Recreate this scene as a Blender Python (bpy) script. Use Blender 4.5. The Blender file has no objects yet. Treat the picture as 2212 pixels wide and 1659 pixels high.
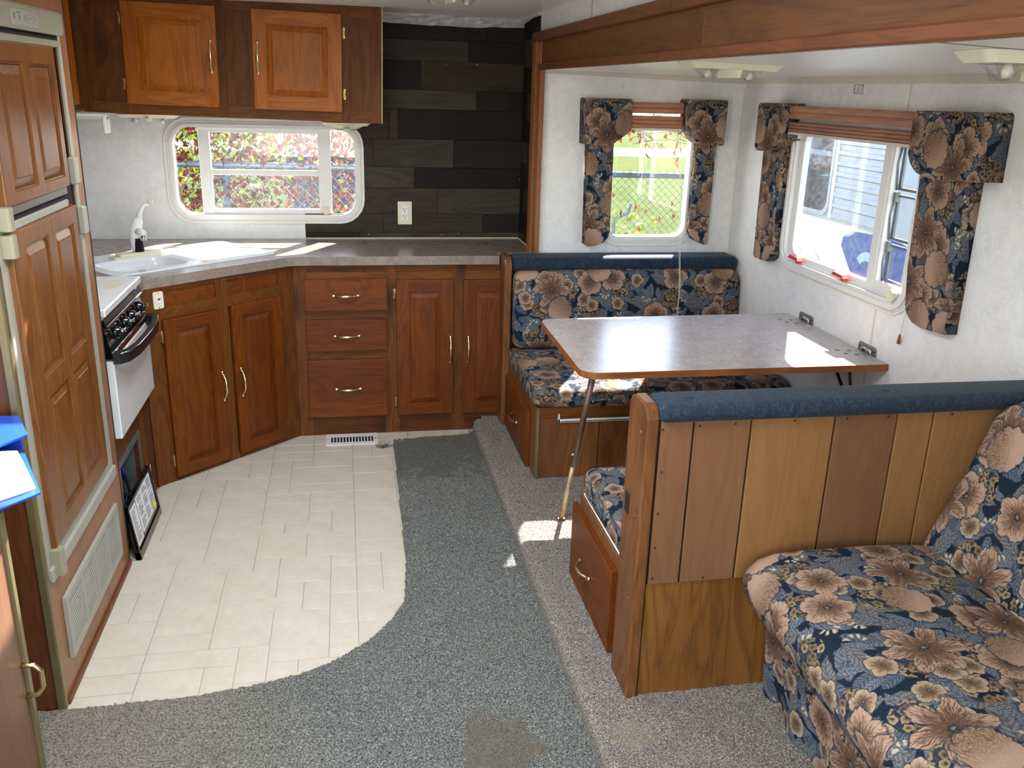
import bpy, bmesh, math, random
import numpy as np
from mathutils import Vector, Matrix
from mathutils.geometry import tessellate_polygon
random.seed(7); np.random.seed(7)
S = bpy.context.scene
COL = S.collection
PI = math.pi

# ------------------------------------------------------------------ camera
F_PX, YAW, PITCH, ROLL, CAM_Z = 1918.56, 0.18968193, -0.32052908, 0.02893939, 1.69047
cy_, sy_, cp_, sp_ = math.cos(YAW), math.sin(YAW), math.cos(PITCH), math.sin(PITCH)
fwd = Vector((sy_*cp_, cy_*cp_, sp_)); rt = Vector((cy_, -sy_, 0)); up = rt.cross(fwd)
cr_, sr_ = math.cos(ROLL), math.sin(ROLL)
r2 = cr_*rt + sr_*up; u2 = -sr_*rt + cr_*up
cam = bpy.data.cameras.new('camera'); camo = bpy.data.objects.new('camera', cam); COL.objects.link(camo)
cam.sensor_fit = 'HORIZONTAL'; cam.sensor_width = 36.0; cam.lens = F_PX/2212*36.0; cam.clip_start = .05; cam.clip_end = 300
camo.matrix_world = Matrix(((r2.x, u2.x, -fwd.x, 0), (r2.y, u2.y, -fwd.y, 0), (r2.z, u2.z, -fwd.z, CAM_Z), (0, 0, 0, 1)))
S.camera = camo
S.view_settings.view_transform = 'Standard'; S.view_settings.look = 'None'
S.view_settings.gamma = 1; S.view_settings.use_curve_mapping = False
S.view_settings.exposure = 0.95

# ------------------------------------------------------------------ sky, sun, added fill lamps behind the camera and overhead
SUN_DIR = Vector((.53, 1.0, 1.02)).normalized()
w = bpy.data.worlds.new('sky'); S.world = w; w.use_nodes = True
nt = w.node_tree; nt.nodes.clear()
o_ = nt.nodes.new('ShaderNodeOutputWorld'); b_ = nt.nodes.new('ShaderNodeBackground'); s_ = nt.nodes.new('ShaderNodeTexSky')
s_.sky_type = 'NISHITA'; s_.sun_disc = False; s_.sun_elevation = math.asin(SUN_DIR.z)
s_.sun_rotation = math.atan2(SUN_DIR.x, SUN_DIR.y); s_.air_density = 1.0; s_.dust_density = .6; s_.ozone_density = 1.0
b_.inputs['Strength'].default_value = SKY_STRENGTH = 0.52
nt.links.new(s_.outputs[0], b_.inputs[0]); nt.links.new(b_.outputs[0], o_.inputs[0])
sl = bpy.data.lights.new('sun', 'SUN'); sl.energy = 19; sl.angle = math.radians(.6); sl.color = (1, .95, .87)
so = bpy.data.objects.new('sun', sl); COL.objects.link(so); so.rotation_euler = (-SUN_DIR).to_track_quat('-Z', 'Y').to_euler()

def area(name, loc, target, sx, sy, power, col=(1, 1, 1), portal=False):
    l = bpy.data.lights.new(name, 'AREA'); l.shape = 'RECTANGLE'; l.size = sx; l.size_y = sy; l.energy = power; l.color = col
    if portal: l.cycles.is_portal = True
    o = bpy.data.objects.new(name, l); COL.objects.link(o); o.location = loc
    o.rotation_euler = (Vector(target)-Vector(loc)).to_track_quat('-Z', 'Y').to_euler()
    return o
# added fill lamps outside invented openings behind the camera and in the roof
area('fill_lamp_rear', (-.15, -2.66, 1.35), (-.15, 0, 1.1), 1.9, 1.15, 7, (.93, .96, 1.0))
area('fill_lamp_side', (1.02, -.85, 1.35), (-1, -.85, 1.35), 1.68, .88, 22, (.95, .97, 1.0))
area('fill_lamp_left', (-1.56, -.62, 1.0), (1, -.62, 1.0), .92, 1.9, 28, (1, .97, .92))
area('fill_lamp_overhead', (-.05, 1.55, 2.12), (-.05, 1.56, 0), .62, .62, 23, (.93, .97, 1.0))  # overhead fill, added to brighten the floor and carpet
area('fill_lamp_kitchen', (-.12, 3.15, 2.12), (-.12, 3.16, 0), .38, .38, 10, (.95, .98, 1.0))  # second overhead fill, added to brighten the kitchen walls
area('portal_back', (-.39, 4.86, 1.25), (-.39, 0, 1.25), .95, .45, 1, portal=True)
area('portal_far', (1.49, 4.40, 1.28), (1.49, 0, 1.28), .42, .6, 1, portal=True)
area('portal_right', (2.02, 3.25, 1.28), (0, 3.25, 1.28), .9, .56, 1, portal=True)
S.cycles.use_denoising = True
S.cycles.max_bounces = 10; S.cycles.diffuse_bounces = 5; S.cycles.glossy_bounces = 4; S.cycles.transparent_max_bounces = 12
S.cycles.transmission_bounces = 6; S.cycles.sample_clamp_indirect = 8
S.cycles.use_adaptive_sampling = True; S.cycles.adaptive_threshold = .02

# ------------------------------------------------------------------ node helpers
def srgb(r, g, b):
    f = lambda v: (v/255/12.92) if v/255 <= .04045 else ((v/255+.055)/1.055)**2.4
    return (f(r), f(g), f(b), 1)
class NT:
    def __init__(s, tree): s.t = tree
    def n(s, typ, ins=None, **kw):
        nd = s.t.nodes.new(typ)
        for k, v in kw.items(): setattr(nd, k, v)
        for k, v in (ins or {}).items(): s.set(nd.inputs[k], v)
        return nd
    def set(s, inp, v):
        if isinstance(v, bpy.types.NodeSocket): s.t.links.new(v, inp)
        elif v is not None: inp.default_value = v
    def m(s, op, a, b=None, c=None, clamp=False):
        nd = s.n('ShaderNodeMath', operation=op, use_clamp=clamp); s.set(nd.inputs[0], a)
        if b is not None: s.set(nd.inputs[1], b)
        if c is not None: s.set(nd.inputs[2], c)
        return nd.outputs[0]
    def v(s, op, a, b=None, sc=None):
        nd = s.n('ShaderNodeVectorMath', operation=op); s.set(nd.inputs[0], a)
        if b is not None: s.set(nd.inputs[1], b)
        if sc is not None: s.set(nd.inputs['Scale'], sc)
        return nd.outputs['Value'] if op in ('LENGTH', 'DOT_PRODUCT', 'DISTANCE') else nd.outputs[0]
    def mix(s, f, a, b, bt='MIX'):
        nd = s.n('ShaderNodeMix', data_type='RGBA', blend_type=bt); s.set(nd.inputs[0], f); s.set(nd.inputs[6], a); s.set(nd.inputs[7], b)
        return nd.outputs[2]
    def ss(s, x, a, b):   # smoothstep-like map a..b -> 0..1
        nd = s.n('ShaderNodeMapRange', clamp=True); s.set(nd.inputs[0], x); nd.inputs[1].default_value = a; nd.inputs[2].default_value = b
        return nd.outputs[0]
    def noise(s, vec, scale, detail=2, rough=.5, dist=0, dim='3D'):
        nd = s.n('ShaderNodeTexNoise', {'Scale': scale, 'Detail': detail, 'Roughness': rough, 'Distortion': dist}, noise_dimensions=dim)
        if vec is not None: s.set(nd.inputs['Vector'], vec)
        return nd
    def ramp(s, f, stops, interp='LINEAR'):
        nd = s.n('ShaderNodeValToRGB'); s.set(nd.inputs[0], f); cr = nd.color_ramp; cr.interpolation = interp
        while len(cr.elements) < len(stops): cr.elements.new(.5)
        for e, (p, c) in zip(cr.elements, stops): e.position = p; e.color = c
        return nd.outputs[0]
    def map(s, vec, scale=(1, 1, 1), loc=(0, 0, 0), rot=(0, 0, 0)):
        nd = s.n('ShaderNodeMapping'); s.set(nd.inputs[0], vec); nd.inputs[1].default_value = loc; nd.inputs[2].default_value = rot
        nd.inputs[3].default_value = scale; return nd.outputs[0]
def newmat(name):
    m = bpy.data.materials.new(name); m.use_nodes = True; m.node_tree.nodes.clear()
    T = NT(m.node_tree); T.out = T.n('ShaderNodeOutputMaterial'); T.p = T.n('ShaderNodeBsdfPrincipled')
    T.t.links.new(T.p.outputs[0], T.out.inputs[0]); T.mat = m
    T.tc = T.n('ShaderNodeTexCoord'); return T
def bump(T, h, strength=.2, dist=.01):
    b = T.n('ShaderNodeBump', {'Height': h, 'Strength': strength, 'Distance': dist}); T.t.links.new(b.outputs[0], T.p.inputs['Normal'])
def plain(name, col, rough=.5, metal=0, coat=0, nscale=30, namt=.06, bumps=0, spec=.5):
    T = newmat(name); nz = T.noise(T.tc.outputs['Object'], nscale, 3)
    c2 = tuple(max(0, c*(1-namt*3)) for c in col[:3])+(1,)
    T.set(T.p.inputs['Base Color'], T.mix(T.ss(nz.outputs[0], .35, .75), col, c2))
    T.p.inputs['Roughness'].default_value = rough; T.p.inputs['Metallic'].default_value = metal
    T.p.inputs['Coat Weight'].default_value = coat; T.p.inputs['Specular IOR Level'].default_value = spec
    if bumps: bump(T, nz.outputs[0], bumps, .002)
    return T.mat
def wood(name, light, mid, dark, axis='Z', rough=.42, coat=.04, fine=1.0, knots=0.0, contrast=1.0):
    """Lengthwise grain along AXIS: cathedral bands from distorted rings, pores as fine streaks, optional knots."""
    T = newmat(name); info = T.n('ShaderNodeObjectInfo')
    off = T.n('ShaderNodeCombineXYZ', {0: T.m('MULTIPLY', info.outputs['Random'], 17.0), 1: T.m('MULTIPLY', info.outputs['Random'], 31.0), 2: T.m('MULTIPLY', info.outputs['Random'], 7.0)})
    co = T.v('ADD', T.tc.outputs['Object'], off.outputs[0])
    k = {'X': (.16, 1, 1), 'Y': (1, .16, 1), 'Z': (1, 1, .16)}[axis]
    kp = {'X': (.03, 1, 1), 'Y': (1, .03, 1), 'Z': (1, 1, .03)}[axis]
    a = T.map(co, k); p = T.map(co, kp)
    big = T.noise(a, 7.5, 3, .5, .6)
    rings = T.m('FRACT', T.m('MULTIPLY', big.outputs[0], 9.0))
    rings = T.m('ABSOLUTE', T.m('SUBTRACT', T.m('MULTIPLY', rings, 2.0), 1.0))
    pores = T.noise(p, 260*fine, 3, .6)
    broad = T.noise(a, 3.2, 2)
    c = T.mix(T.ss(broad.outputs[0], .3, .7), light, mid)
    c = T.mix(T.m('MULTIPLY', T.ss(rings, .35, 1.0), .38*contrast), c, dark)
    c = T.mix(T.m('MULTIPLY', T.ss(pores.outputs[0], .52, .72), .55*contrast), c, dark)
    if knots:
        vo = T.n('ShaderNodeTexVoronoi', {'Vector': T.map(co, {'X': (.45, 1, 1), 'Y': (1, .45, 1), 'Z': (1, 1, .45)}[axis]), 'Scale': 4.2, 'Randomness': 1.0})
        kk = T.m('SUBTRACT', 1.0, T.ss(T.m('ADD', vo.outputs['Distance'], T.m('MULTIPLY', big.outputs[0], .12)), .12, .30))
        c = T.mix(T.m('MULTIPLY', kk, knots), c, tuple(x*.35 for x in dark[:3])+(1,))
    T.set(T.p.inputs['Base Color'], c)
    T.set(T.p.inputs['Roughness'], T.m('ADD', rough, T.m('MULTIPLY', pores.outputs[0], .12)))
    T.p.inputs['Coat Weight'].default_value = coat; T.p.inputs['Coat Roughness'].default_value = .28; T.p.inputs['Specular IOR Level'].default_value = .25
    bump(T, T.m('ADD', pores.outputs[0], T.m('MULTIPLY', rings, .3)), .12, .0015)
    return T.mat

# --- floral tapestry -------------------------------------------------------
def cells(T, p, scale, off, rnd=.8):
    """local polar coordinates of the nearest cell centre: radius, angle, random value, x, y (in cell units)."""
    q = T.map(p, (scale, scale, 1), (off, off*1.7, 0))
    vo = T.n('ShaderNodeTexVoronoi', {'Vector': q, 'Scale': 1.0, 'Randomness': rnd}, voronoi_dimensions='2D', feature='F1')
    d = T.v('SUBTRACT', q, vo.outputs['Position'])
    sp = T.n('ShaderNodeSeparateColor', {0: vo.outputs['Color']})
    ro = T.n('ShaderNodeVectorRotate', {'Vector': d, 'Angle': T.m('MULTIPLY', sp.outputs[0], 6.283)}, rotation_type='Z_AXIS')
    xy = T.n('ShaderNodeSeparateXYZ', {0: ro.outputs[0]}); x, y = xy.outputs[0], xy.outputs[1]
    return T.v('LENGTH', xy_vec(T, x, y)), T.m('ARCTAN2', y, x), sp.outputs[0], sp.outputs[1], x, y
def xy_vec(T, x, y): return T.n('ShaderNodeCombineXYZ', {0: x, 1: y}).outputs[0]
def floral_group():
    g = bpy.data.node_groups.new('floral_tapestry', 'ShaderNodeTree')
    g.interface.new_socket('Vector', in_out='INPUT', socket_type='NodeSocketVector')
    g.interface.new_socket('Color', in_out='OUTPUT', socket_type='NodeSocketColor')
    g.interface.new_socket('Height', in_out='OUTPUT', socket_type='NodeSocketFloat')
    T = NT(g); gi = T.n('NodeGroupInput'); go = T.n('NodeGroupOutput'); p0 = gi.outputs[0]
    wob = T.noise(p0, 26, 2, .6, 0, '2D')
    wv = T.v('SCALE', T.v('SUBTRACT', wob.outputs['Color'], (.5, .5, .5)), sc=.018)
    p = T.v('ADD', p0, wv)
    navy = srgb(26, 36, 50); slate = srgb(82, 90, 104); slate2 = srgb(134, 138, 146); taupe = srgb(98, 92, 84)
    peach = srgb(190, 158, 136); peach2 = srgb(168, 140, 116); brown = srgb(88, 64, 50); cream = srgb(196, 182, 156); gold = srgb(124, 102, 74)
    streak = T.noise(T.map(p0, (1, 2.6, 1), rot=(0, 0, .5)), 190, 3, .65, 0, '2D').outputs[0]
    c = T.mix(T.ss(streak, .45, .8), navy, srgb(50, 64, 82)); hsum = None
    def over(c, mask, col): return T.mix(mask, c, col)
    # leaves: long ellipses with a pale midrib and feathered veins
    for sc, off, L, W, ca, cb, on in ((10.5, 3.1, .62, .27, slate, slate2, 1), (12.5, 9.7, .58, .23, srgb(62, 72, 88), srgb(120, 126, 136), 1), (9.0, 21.3, .66, .22, taupe, slate2, 1), (14, 33.3, .52, .17, slate, srgb(146, 148, 148), 1)):
        r, th, ra, rb, x, y = cells(T, p, sc, off, .85)
        ay = T.m('ABSOLUTE', y); xn = T.m('DIVIDE', x, L)
        prof = T.m('MULTIPLY', T.m('SUBTRACT', 1.0, T.m('MULTIPLY', xn, xn)), W)
        d = T.m('SUBTRACT', prof, ay)
        mask = T.ss(d, 0, .015)
        vein = T.m('SINE', T.m('MULTIPLY', T.m('SUBTRACT', x, T.m('MULTIPLY', ay, 1.1)), 46))
        tone = T.m('ADD', T.m('MULTIPLY', T.ss(vein, -.2, .9), .45), T.m('MULTIPLY', streak, .75))
        lc = T.mix(T.ss(tone, .3, 1.0), ca, cb)
        lc = T.mix(T.ss(ay, .018, .0), lc, srgb(66, 76, 90))
        lc = T.mix(T.ss(d, .04, .0), lc, srgb(52, 62, 76))
        c = over(c, mask, lc)
    # cream sprigs: fans of slim leaflets
    r, th, ra, rb, x, y = cells(T, p, 9.5, 47.0, .9)
    pet = T.m('ABSOLUTE', T.m('SINE', T.m('MULTIPLY', th, 4.0)))
    ring = T.m('MULTIPLY', T.ss(r, .10, .13), T.ss(r, .27, .22))
    half = T.ss(T.m('ABSOLUTE', th), 1.5, 1.3)
    c = over(c, T.m('MULTIPLY', T.m('MULTIPLY', T.ss(pet, .62, .75), ring), half), cream)
    # berry clusters: tiny rounds gathered inside larger cells
    r2_, _, _, rb2, _, _ = cells(T, p, 6.2, 63.0, .8)
    r, th, ra, rb, x, y = cells(T, p, 42, 5.0, .55)
    inside = T.ss(r2_, .30, .27)
    small = T.m('MULTIPLY', T.ss(T.m('ADD', r, T.m('MULTIPLY', T.m('COSINE', T.m('MULTIPLY', th, 5)), .05)), .47, .42), inside)
    bc = T.mix(T.ss(r, .05, .32), srgb(58, 46, 40), T.mix(ra, gold, srgb(172, 150, 118)))
    c = over(c, T.m('MULTIPLY', inside, 1.0), T.mix(.75, c, navy)); c = over(c, small, bc)
    # small blossoms and large blooms
    for sc, off, R, n, dep, sw in ((9.0, 81.0, .30, 2.5, .26, 0), (8.0, 91.0, .28, 2.5, .26, 0), (5.8, 101.0, .37, 2.5, .34, 0), (5.0, 117.0, .46, 3.0, .58, 2), (5.6, 133.0, .34, 5.5, .12, 1)):
        r, th, ra, rb, x, y = cells(T, p, sc, off, .55)
        lobes = T.m('POWER', T.m('ABSOLUTE', T.m('COSINE', T.m('MULTIPLY', th, n))), 1.1 if sw == 2 else .45)
        if sc > 7: Rv = T.m('MULTIPLY', R, T.m('ADD', 1-dep, T.m('MULTIPLY', lobes, dep)))
        else:
            rag = T.noise(xy_vec(T, T.m('MULTIPLY', th, 5.0), T.m('MULTIPLY', ra, 20)), 1.6, 2, .6, 0, '2D').outputs[0]
            Rv = T.m('MULTIPLY', R, T.m('ADD', 1-dep-.10, T.m('ADD', T.m('MULTIPLY', lobes, dep), T.m('MULTIPLY', rag, .24))))
        t = T.m('DIVIDE', r, Rv)
        keep = T.m('LESS_THAN', rb, {0: .46, 1: .36, 2: .44}[sw])
        mask = T.m('MULTIPLY', T.ss(t, 1.0, .96), keep)
        halo = T.m('MULTIPLY', T.ss(t, 1.12, 1.02), keep)
        rays = T.noise(xy_vec(T, T.m('MULTIPLY', th, 7.0), T.m('MULTIPLY', r, 3.0)), 3.2, 3, .6, 0, '2D').outputs[0]
        if sw == 1:
            qx = T.m('ADD', x, .10); r3 = T.v('LENGTH', xy_vec(T, qx, T.m('MULTIPLY', y, 1.2))); t3 = T.m('ARCTAN2', y, qx)
            arcs = T.noise(xy_vec(T, T.m('MULTIPLY', r3, 24), T.m('MULTIPLY', t3, 1.5)), 1.9, 3, .65, .4, '2D').outputs[0]
            sh = T.m('MULTIPLY', T.ss(arcs, .42, .56), T.ss(T.m('ADD', x, T.m('MULTIPLY', arcs, .25)), .30, .02))
            fc = T.mix(T.ss(x, -.24, .16), peach2, peach)
            fc = T.mix(T.m('MULTIPLY', sh, .8), fc, srgb(104, 78, 60))
        else:
            edge = T.ss(lobes, .42, .12)
            fc = T.mix(T.ss(t, .25, .85), peach2, peach if sc < 7 else srgb(190, 168, 140))
            fc = T.mix(T.m('MULTIPLY', T.ss(T.m('SUBTRACT', rays, T.m('MULTIPLY', t, .40 if sw == 0 else .30)), .18, .36), .9), fc, brown)
            fc = T.mix(T.m('MULTIPLY', edge, .75), fc, brown)
            fc = T.mix(T.ss(t, .17, .11), fc, srgb(62, 52, 50))
            fc = T.mix(T.ss(t, .07, .05), fc, srgb(128, 138, 140))
        fc = T.mix(T.m('MULTIPLY', T.ss(streak, .5, .75), .30), fc, brown)
        c = over(c, T.m('MULTIPLY', halo, .8), srgb(46, 56, 70)); c = over(c, mask, fc)
    weave = T.n('ShaderNodeTexChecker', {'Vector': p0, 'Scale': 900.0})
    wv2 = T.noise(p0, 900, 1, .5, 0, '2D').outputs[0]
    c = T.mix(T.ss(wv2, .3, .8), c, T.mix(.25, c, (0, 0, 0, 1)))
    c = T.mix(1.0, c, (.84, .84, .85, 1), 'MULTIPLY')
    T.set(go.inputs[0], c); T.set(go.inputs[1], wv2)
    return g
FG = floral_group()
def floral(name, src='UV', rot=0, off=(0, 0, 0)):
    T = newmat(name); gn = T.n('ShaderNodeGroup'); gn.node_tree = FG
    T.set(gn.inputs[0], T.map(T.tc.outputs[src], loc=off, rot=(0, 0, rot)))
    T.set(T.p.inputs['Base Color'], gn.outputs[0]); T.p.inputs['Roughness'].default_value = .85
    T.p.inputs['Specular IOR Level'].default_value = .1
    bump(T, gn.outputs[1], .25, .002); return T.mat
def bolster_mat():
    T = newmat('blue_scroll_cord'); uv = T.tc.outputs['UV']
    n1 = T.noise(uv, 22, 2, .5, 0, '2D'); q = T.v('ADD', uv, T.v('SCALE', T.v('SUBTRACT', n1.outputs['Color'], (.5, .5, .5)), sc=.035))
    vo = T.n('ShaderNodeTexVoronoi', {'Vector': q, 'Scale': 38.0}, voronoi_dimensions='2D')
    ringd = T.m('ABSOLUTE', T.m('SUBTRACT', vo.outputs['Distance'], .34))
    sc = T.ss(ringd, .13, .04)
    n2 = T.noise(q, 70, 2, .5, 0, '2D'); sc = T.m('MULTIPLY', sc, T.ss(n2.outputs[0], .38, .55))
    ribs = T.m('SINE', T.m('MULTIPLY', T.n('ShaderNodeSeparateXYZ', {0: uv}).outputs[0], 1100.0))
    c = T.mix(T.m('MULTIPLY', sc, .6), srgb(26, 42, 60), srgb(56, 75, 90))
    c = T.mix(T.m('MULTIPLY', T.ss(ribs, 0, 1), .35), c, srgb(20, 30, 44))
    T.set(T.p.inputs['Base Color'], c); T.p.inputs['Roughness'].default_value = .8; T.p.inputs['Sheen Weight'].default_value = .08
    T.p.inputs['Specular IOR Level'].default_value = .25
    bump(T, ribs, .35, .0015); return T.mat
def wallpaper():
    T = newmat('marbled_wallpaper'); co = T.tc.outputs['Object']
    d = T.noise(co, 5, 3, .6); q = T.v('ADD', co, T.v('SCALE', T.v('SUBTRACT', d.outputs['Color'], (.5, .5, .5)), sc=.22))
    n = T.noise(q, 17, 5, .7, .8); v = T.m('ABSOLUTE', T.m('SUBTRACT', n.outputs[0], .5))
    v = T.m('MULTIPLY', T.ss(v, .035, .0), T.ss(T.noise(co, 7, 2).outputs[0], .42, .62))
    blot = T.noise(co, 24, 3, .65)
    c = T.mix(T.ss(blot.outputs[0], .35, .7), srgb(234, 234, 233), srgb(224, 224, 224))
    c = T.mix(T.m('MULTIPLY', v, .32), c, srgb(182, 186, 194))
    T.set(T.p.inputs['Base Color'], c); T.p.inputs['Roughness'].default_value = .42; bump(T, blot.outputs[0], .08, .002); return T.mat
def laminate(name, a, b, c3, rough=.24):
    T = newmat(name); co = T.tc.outputs['Object']
    n = T.noise(co, 16, 4, .6, .4); n2 = T.noise(co, 60, 3, .6)
    c = T.mix(T.ss(n.outputs[0], .35, .65), a, b); c = T.mix(T.m('MULTIPLY', T.ss(n2.outputs[0], .48, .7), .5), c, c3)
    T.set(T.p.inputs['Base Color'], c); T.set(T.p.inputs['Roughness'], T.m('ADD', rough, T.m('MULTIPLY', n2.outputs[0], .05)))
    return T.mat
def carpet(name, cols, stains=(), scale=215, fade=None):
    T = newmat(name); co = T.tc.outputs['Object']
    d = T.noise(co, scale*.8, 1); q = T.v('ADD', co, T.v('SCALE', T.v('SUBTRACT', d.outputs['Color'], (.5, .5, .5)), sc=.006))
    n = T.noise(q, scale, 3, .6); big = T.noise(co, 3.0, 3)
    c = T.mix(T.ss(n.outputs[0], .38, .54), cols[0], cols[1]); c = T.mix(T.m('MULTIPLY', T.ss(n.outputs[0], .54, .66), .9), c, cols[2])
    if fade:
        f = T.ss(T.m('ADD', T.n('ShaderNodeSeparateXYZ', {0: co}).outputs[0], T.m('MULTIPLY', big.outputs[0], .35)), *fade[0])
        c = T.mix(f, c, T.mix(T.ss(n.outputs[0], .36, .7), fade[1], fade[2]))
    wob = T.noise(co, 9, 4, .7)
    for (x, y, rad, col, amt) in stains:
        dd = T.v('DISTANCE', T.v('MULTIPLY', co, (1, 1, 0)), (x, y, 0))
        mk = T.ss(T.m('ADD', dd, T.m('MULTIPLY', T.m('SUBTRACT', wob.outputs[0], .5), rad*2.6)), rad, rad*.82)
        c = T.mix(T.m('MULTIPLY', mk, amt), c, T.mix(T.ss(n.outputs[0], .36, .66), tuple(k*.45 for k in col[:3])+(1,), col))
    c = T.mix(T.m('MULTIPLY', T.ss(big.outputs[0], .45, .75), .12), c, cols[0])
    T.set(T.p.inputs['Base Color'], c); T.p.inputs['Roughness'].default_value = .95; T.p.inputs['Specular IOR Level'].default_value = .1
    T.p.inputs['Sheen Weight'].default_value = .2
    bump(T, n.outputs[0], 1.0, .012); return T.mat
def glass(name, tint=(1, 1, 1, 1), haze=0.0, refl=.06):
    T = newmat(name); T.t.nodes.remove(T.p)
    tr = T.n('ShaderNodeBsdfTransparent', {0: tint}); gl = T.n('ShaderNodeBsdfGlossy', {'Roughness': .02})
    mx = T.n('ShaderNodeMixShader', {0: refl, 1: tr.outputs[0], 2: gl.outputs[0]})
    if haze:  # mixes in a patchy pale haze
        df = T.n('ShaderNodeBsdfTranslucent', {0: (.9, .92, .95, 1)}); nz = T.noise(T.tc.outputs['Object'], 40, 4, .7)
        mx = T.n('ShaderNodeMixShader', {0: T.m('MULTIPLY', T.ss(nz.outputs[0], .25, .8), haze), 1: mx.outputs[0], 2: df.outputs[0]})
    T.t.links.new(mx.outputs[0], T.out.inputs[0]); return T.mat
def leafmat(name, cols, trans=.5):
    T = newmat(name); info = T.n('ShaderNodeTexWhiteNoise', noise_dimensions='3D')
    g = T.n('ShaderNodeNewGeometry'); T.set(info.inputs[0], T.v('SNAP', T.tc.outputs['Object'], (.045, .045, .045)))
    c = T.ramp(info.outputs[0], [(i/max(1, len(cols)-1), k) for i, k in enumerate(cols)])
    T.set(T.p.inputs['Base Color'], c); T.p.inputs['Roughness'].default_value = .6
    tl = T.n('ShaderNodeBsdfTranslucent', {0: c}); mx = T.n('ShaderNodeMixShader', {0: trans, 1: T.p.outputs[0], 2: tl.outputs[0]})
    T.t.links.new(mx.outputs[0], T.out.inputs[0]); return T.mat

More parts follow.
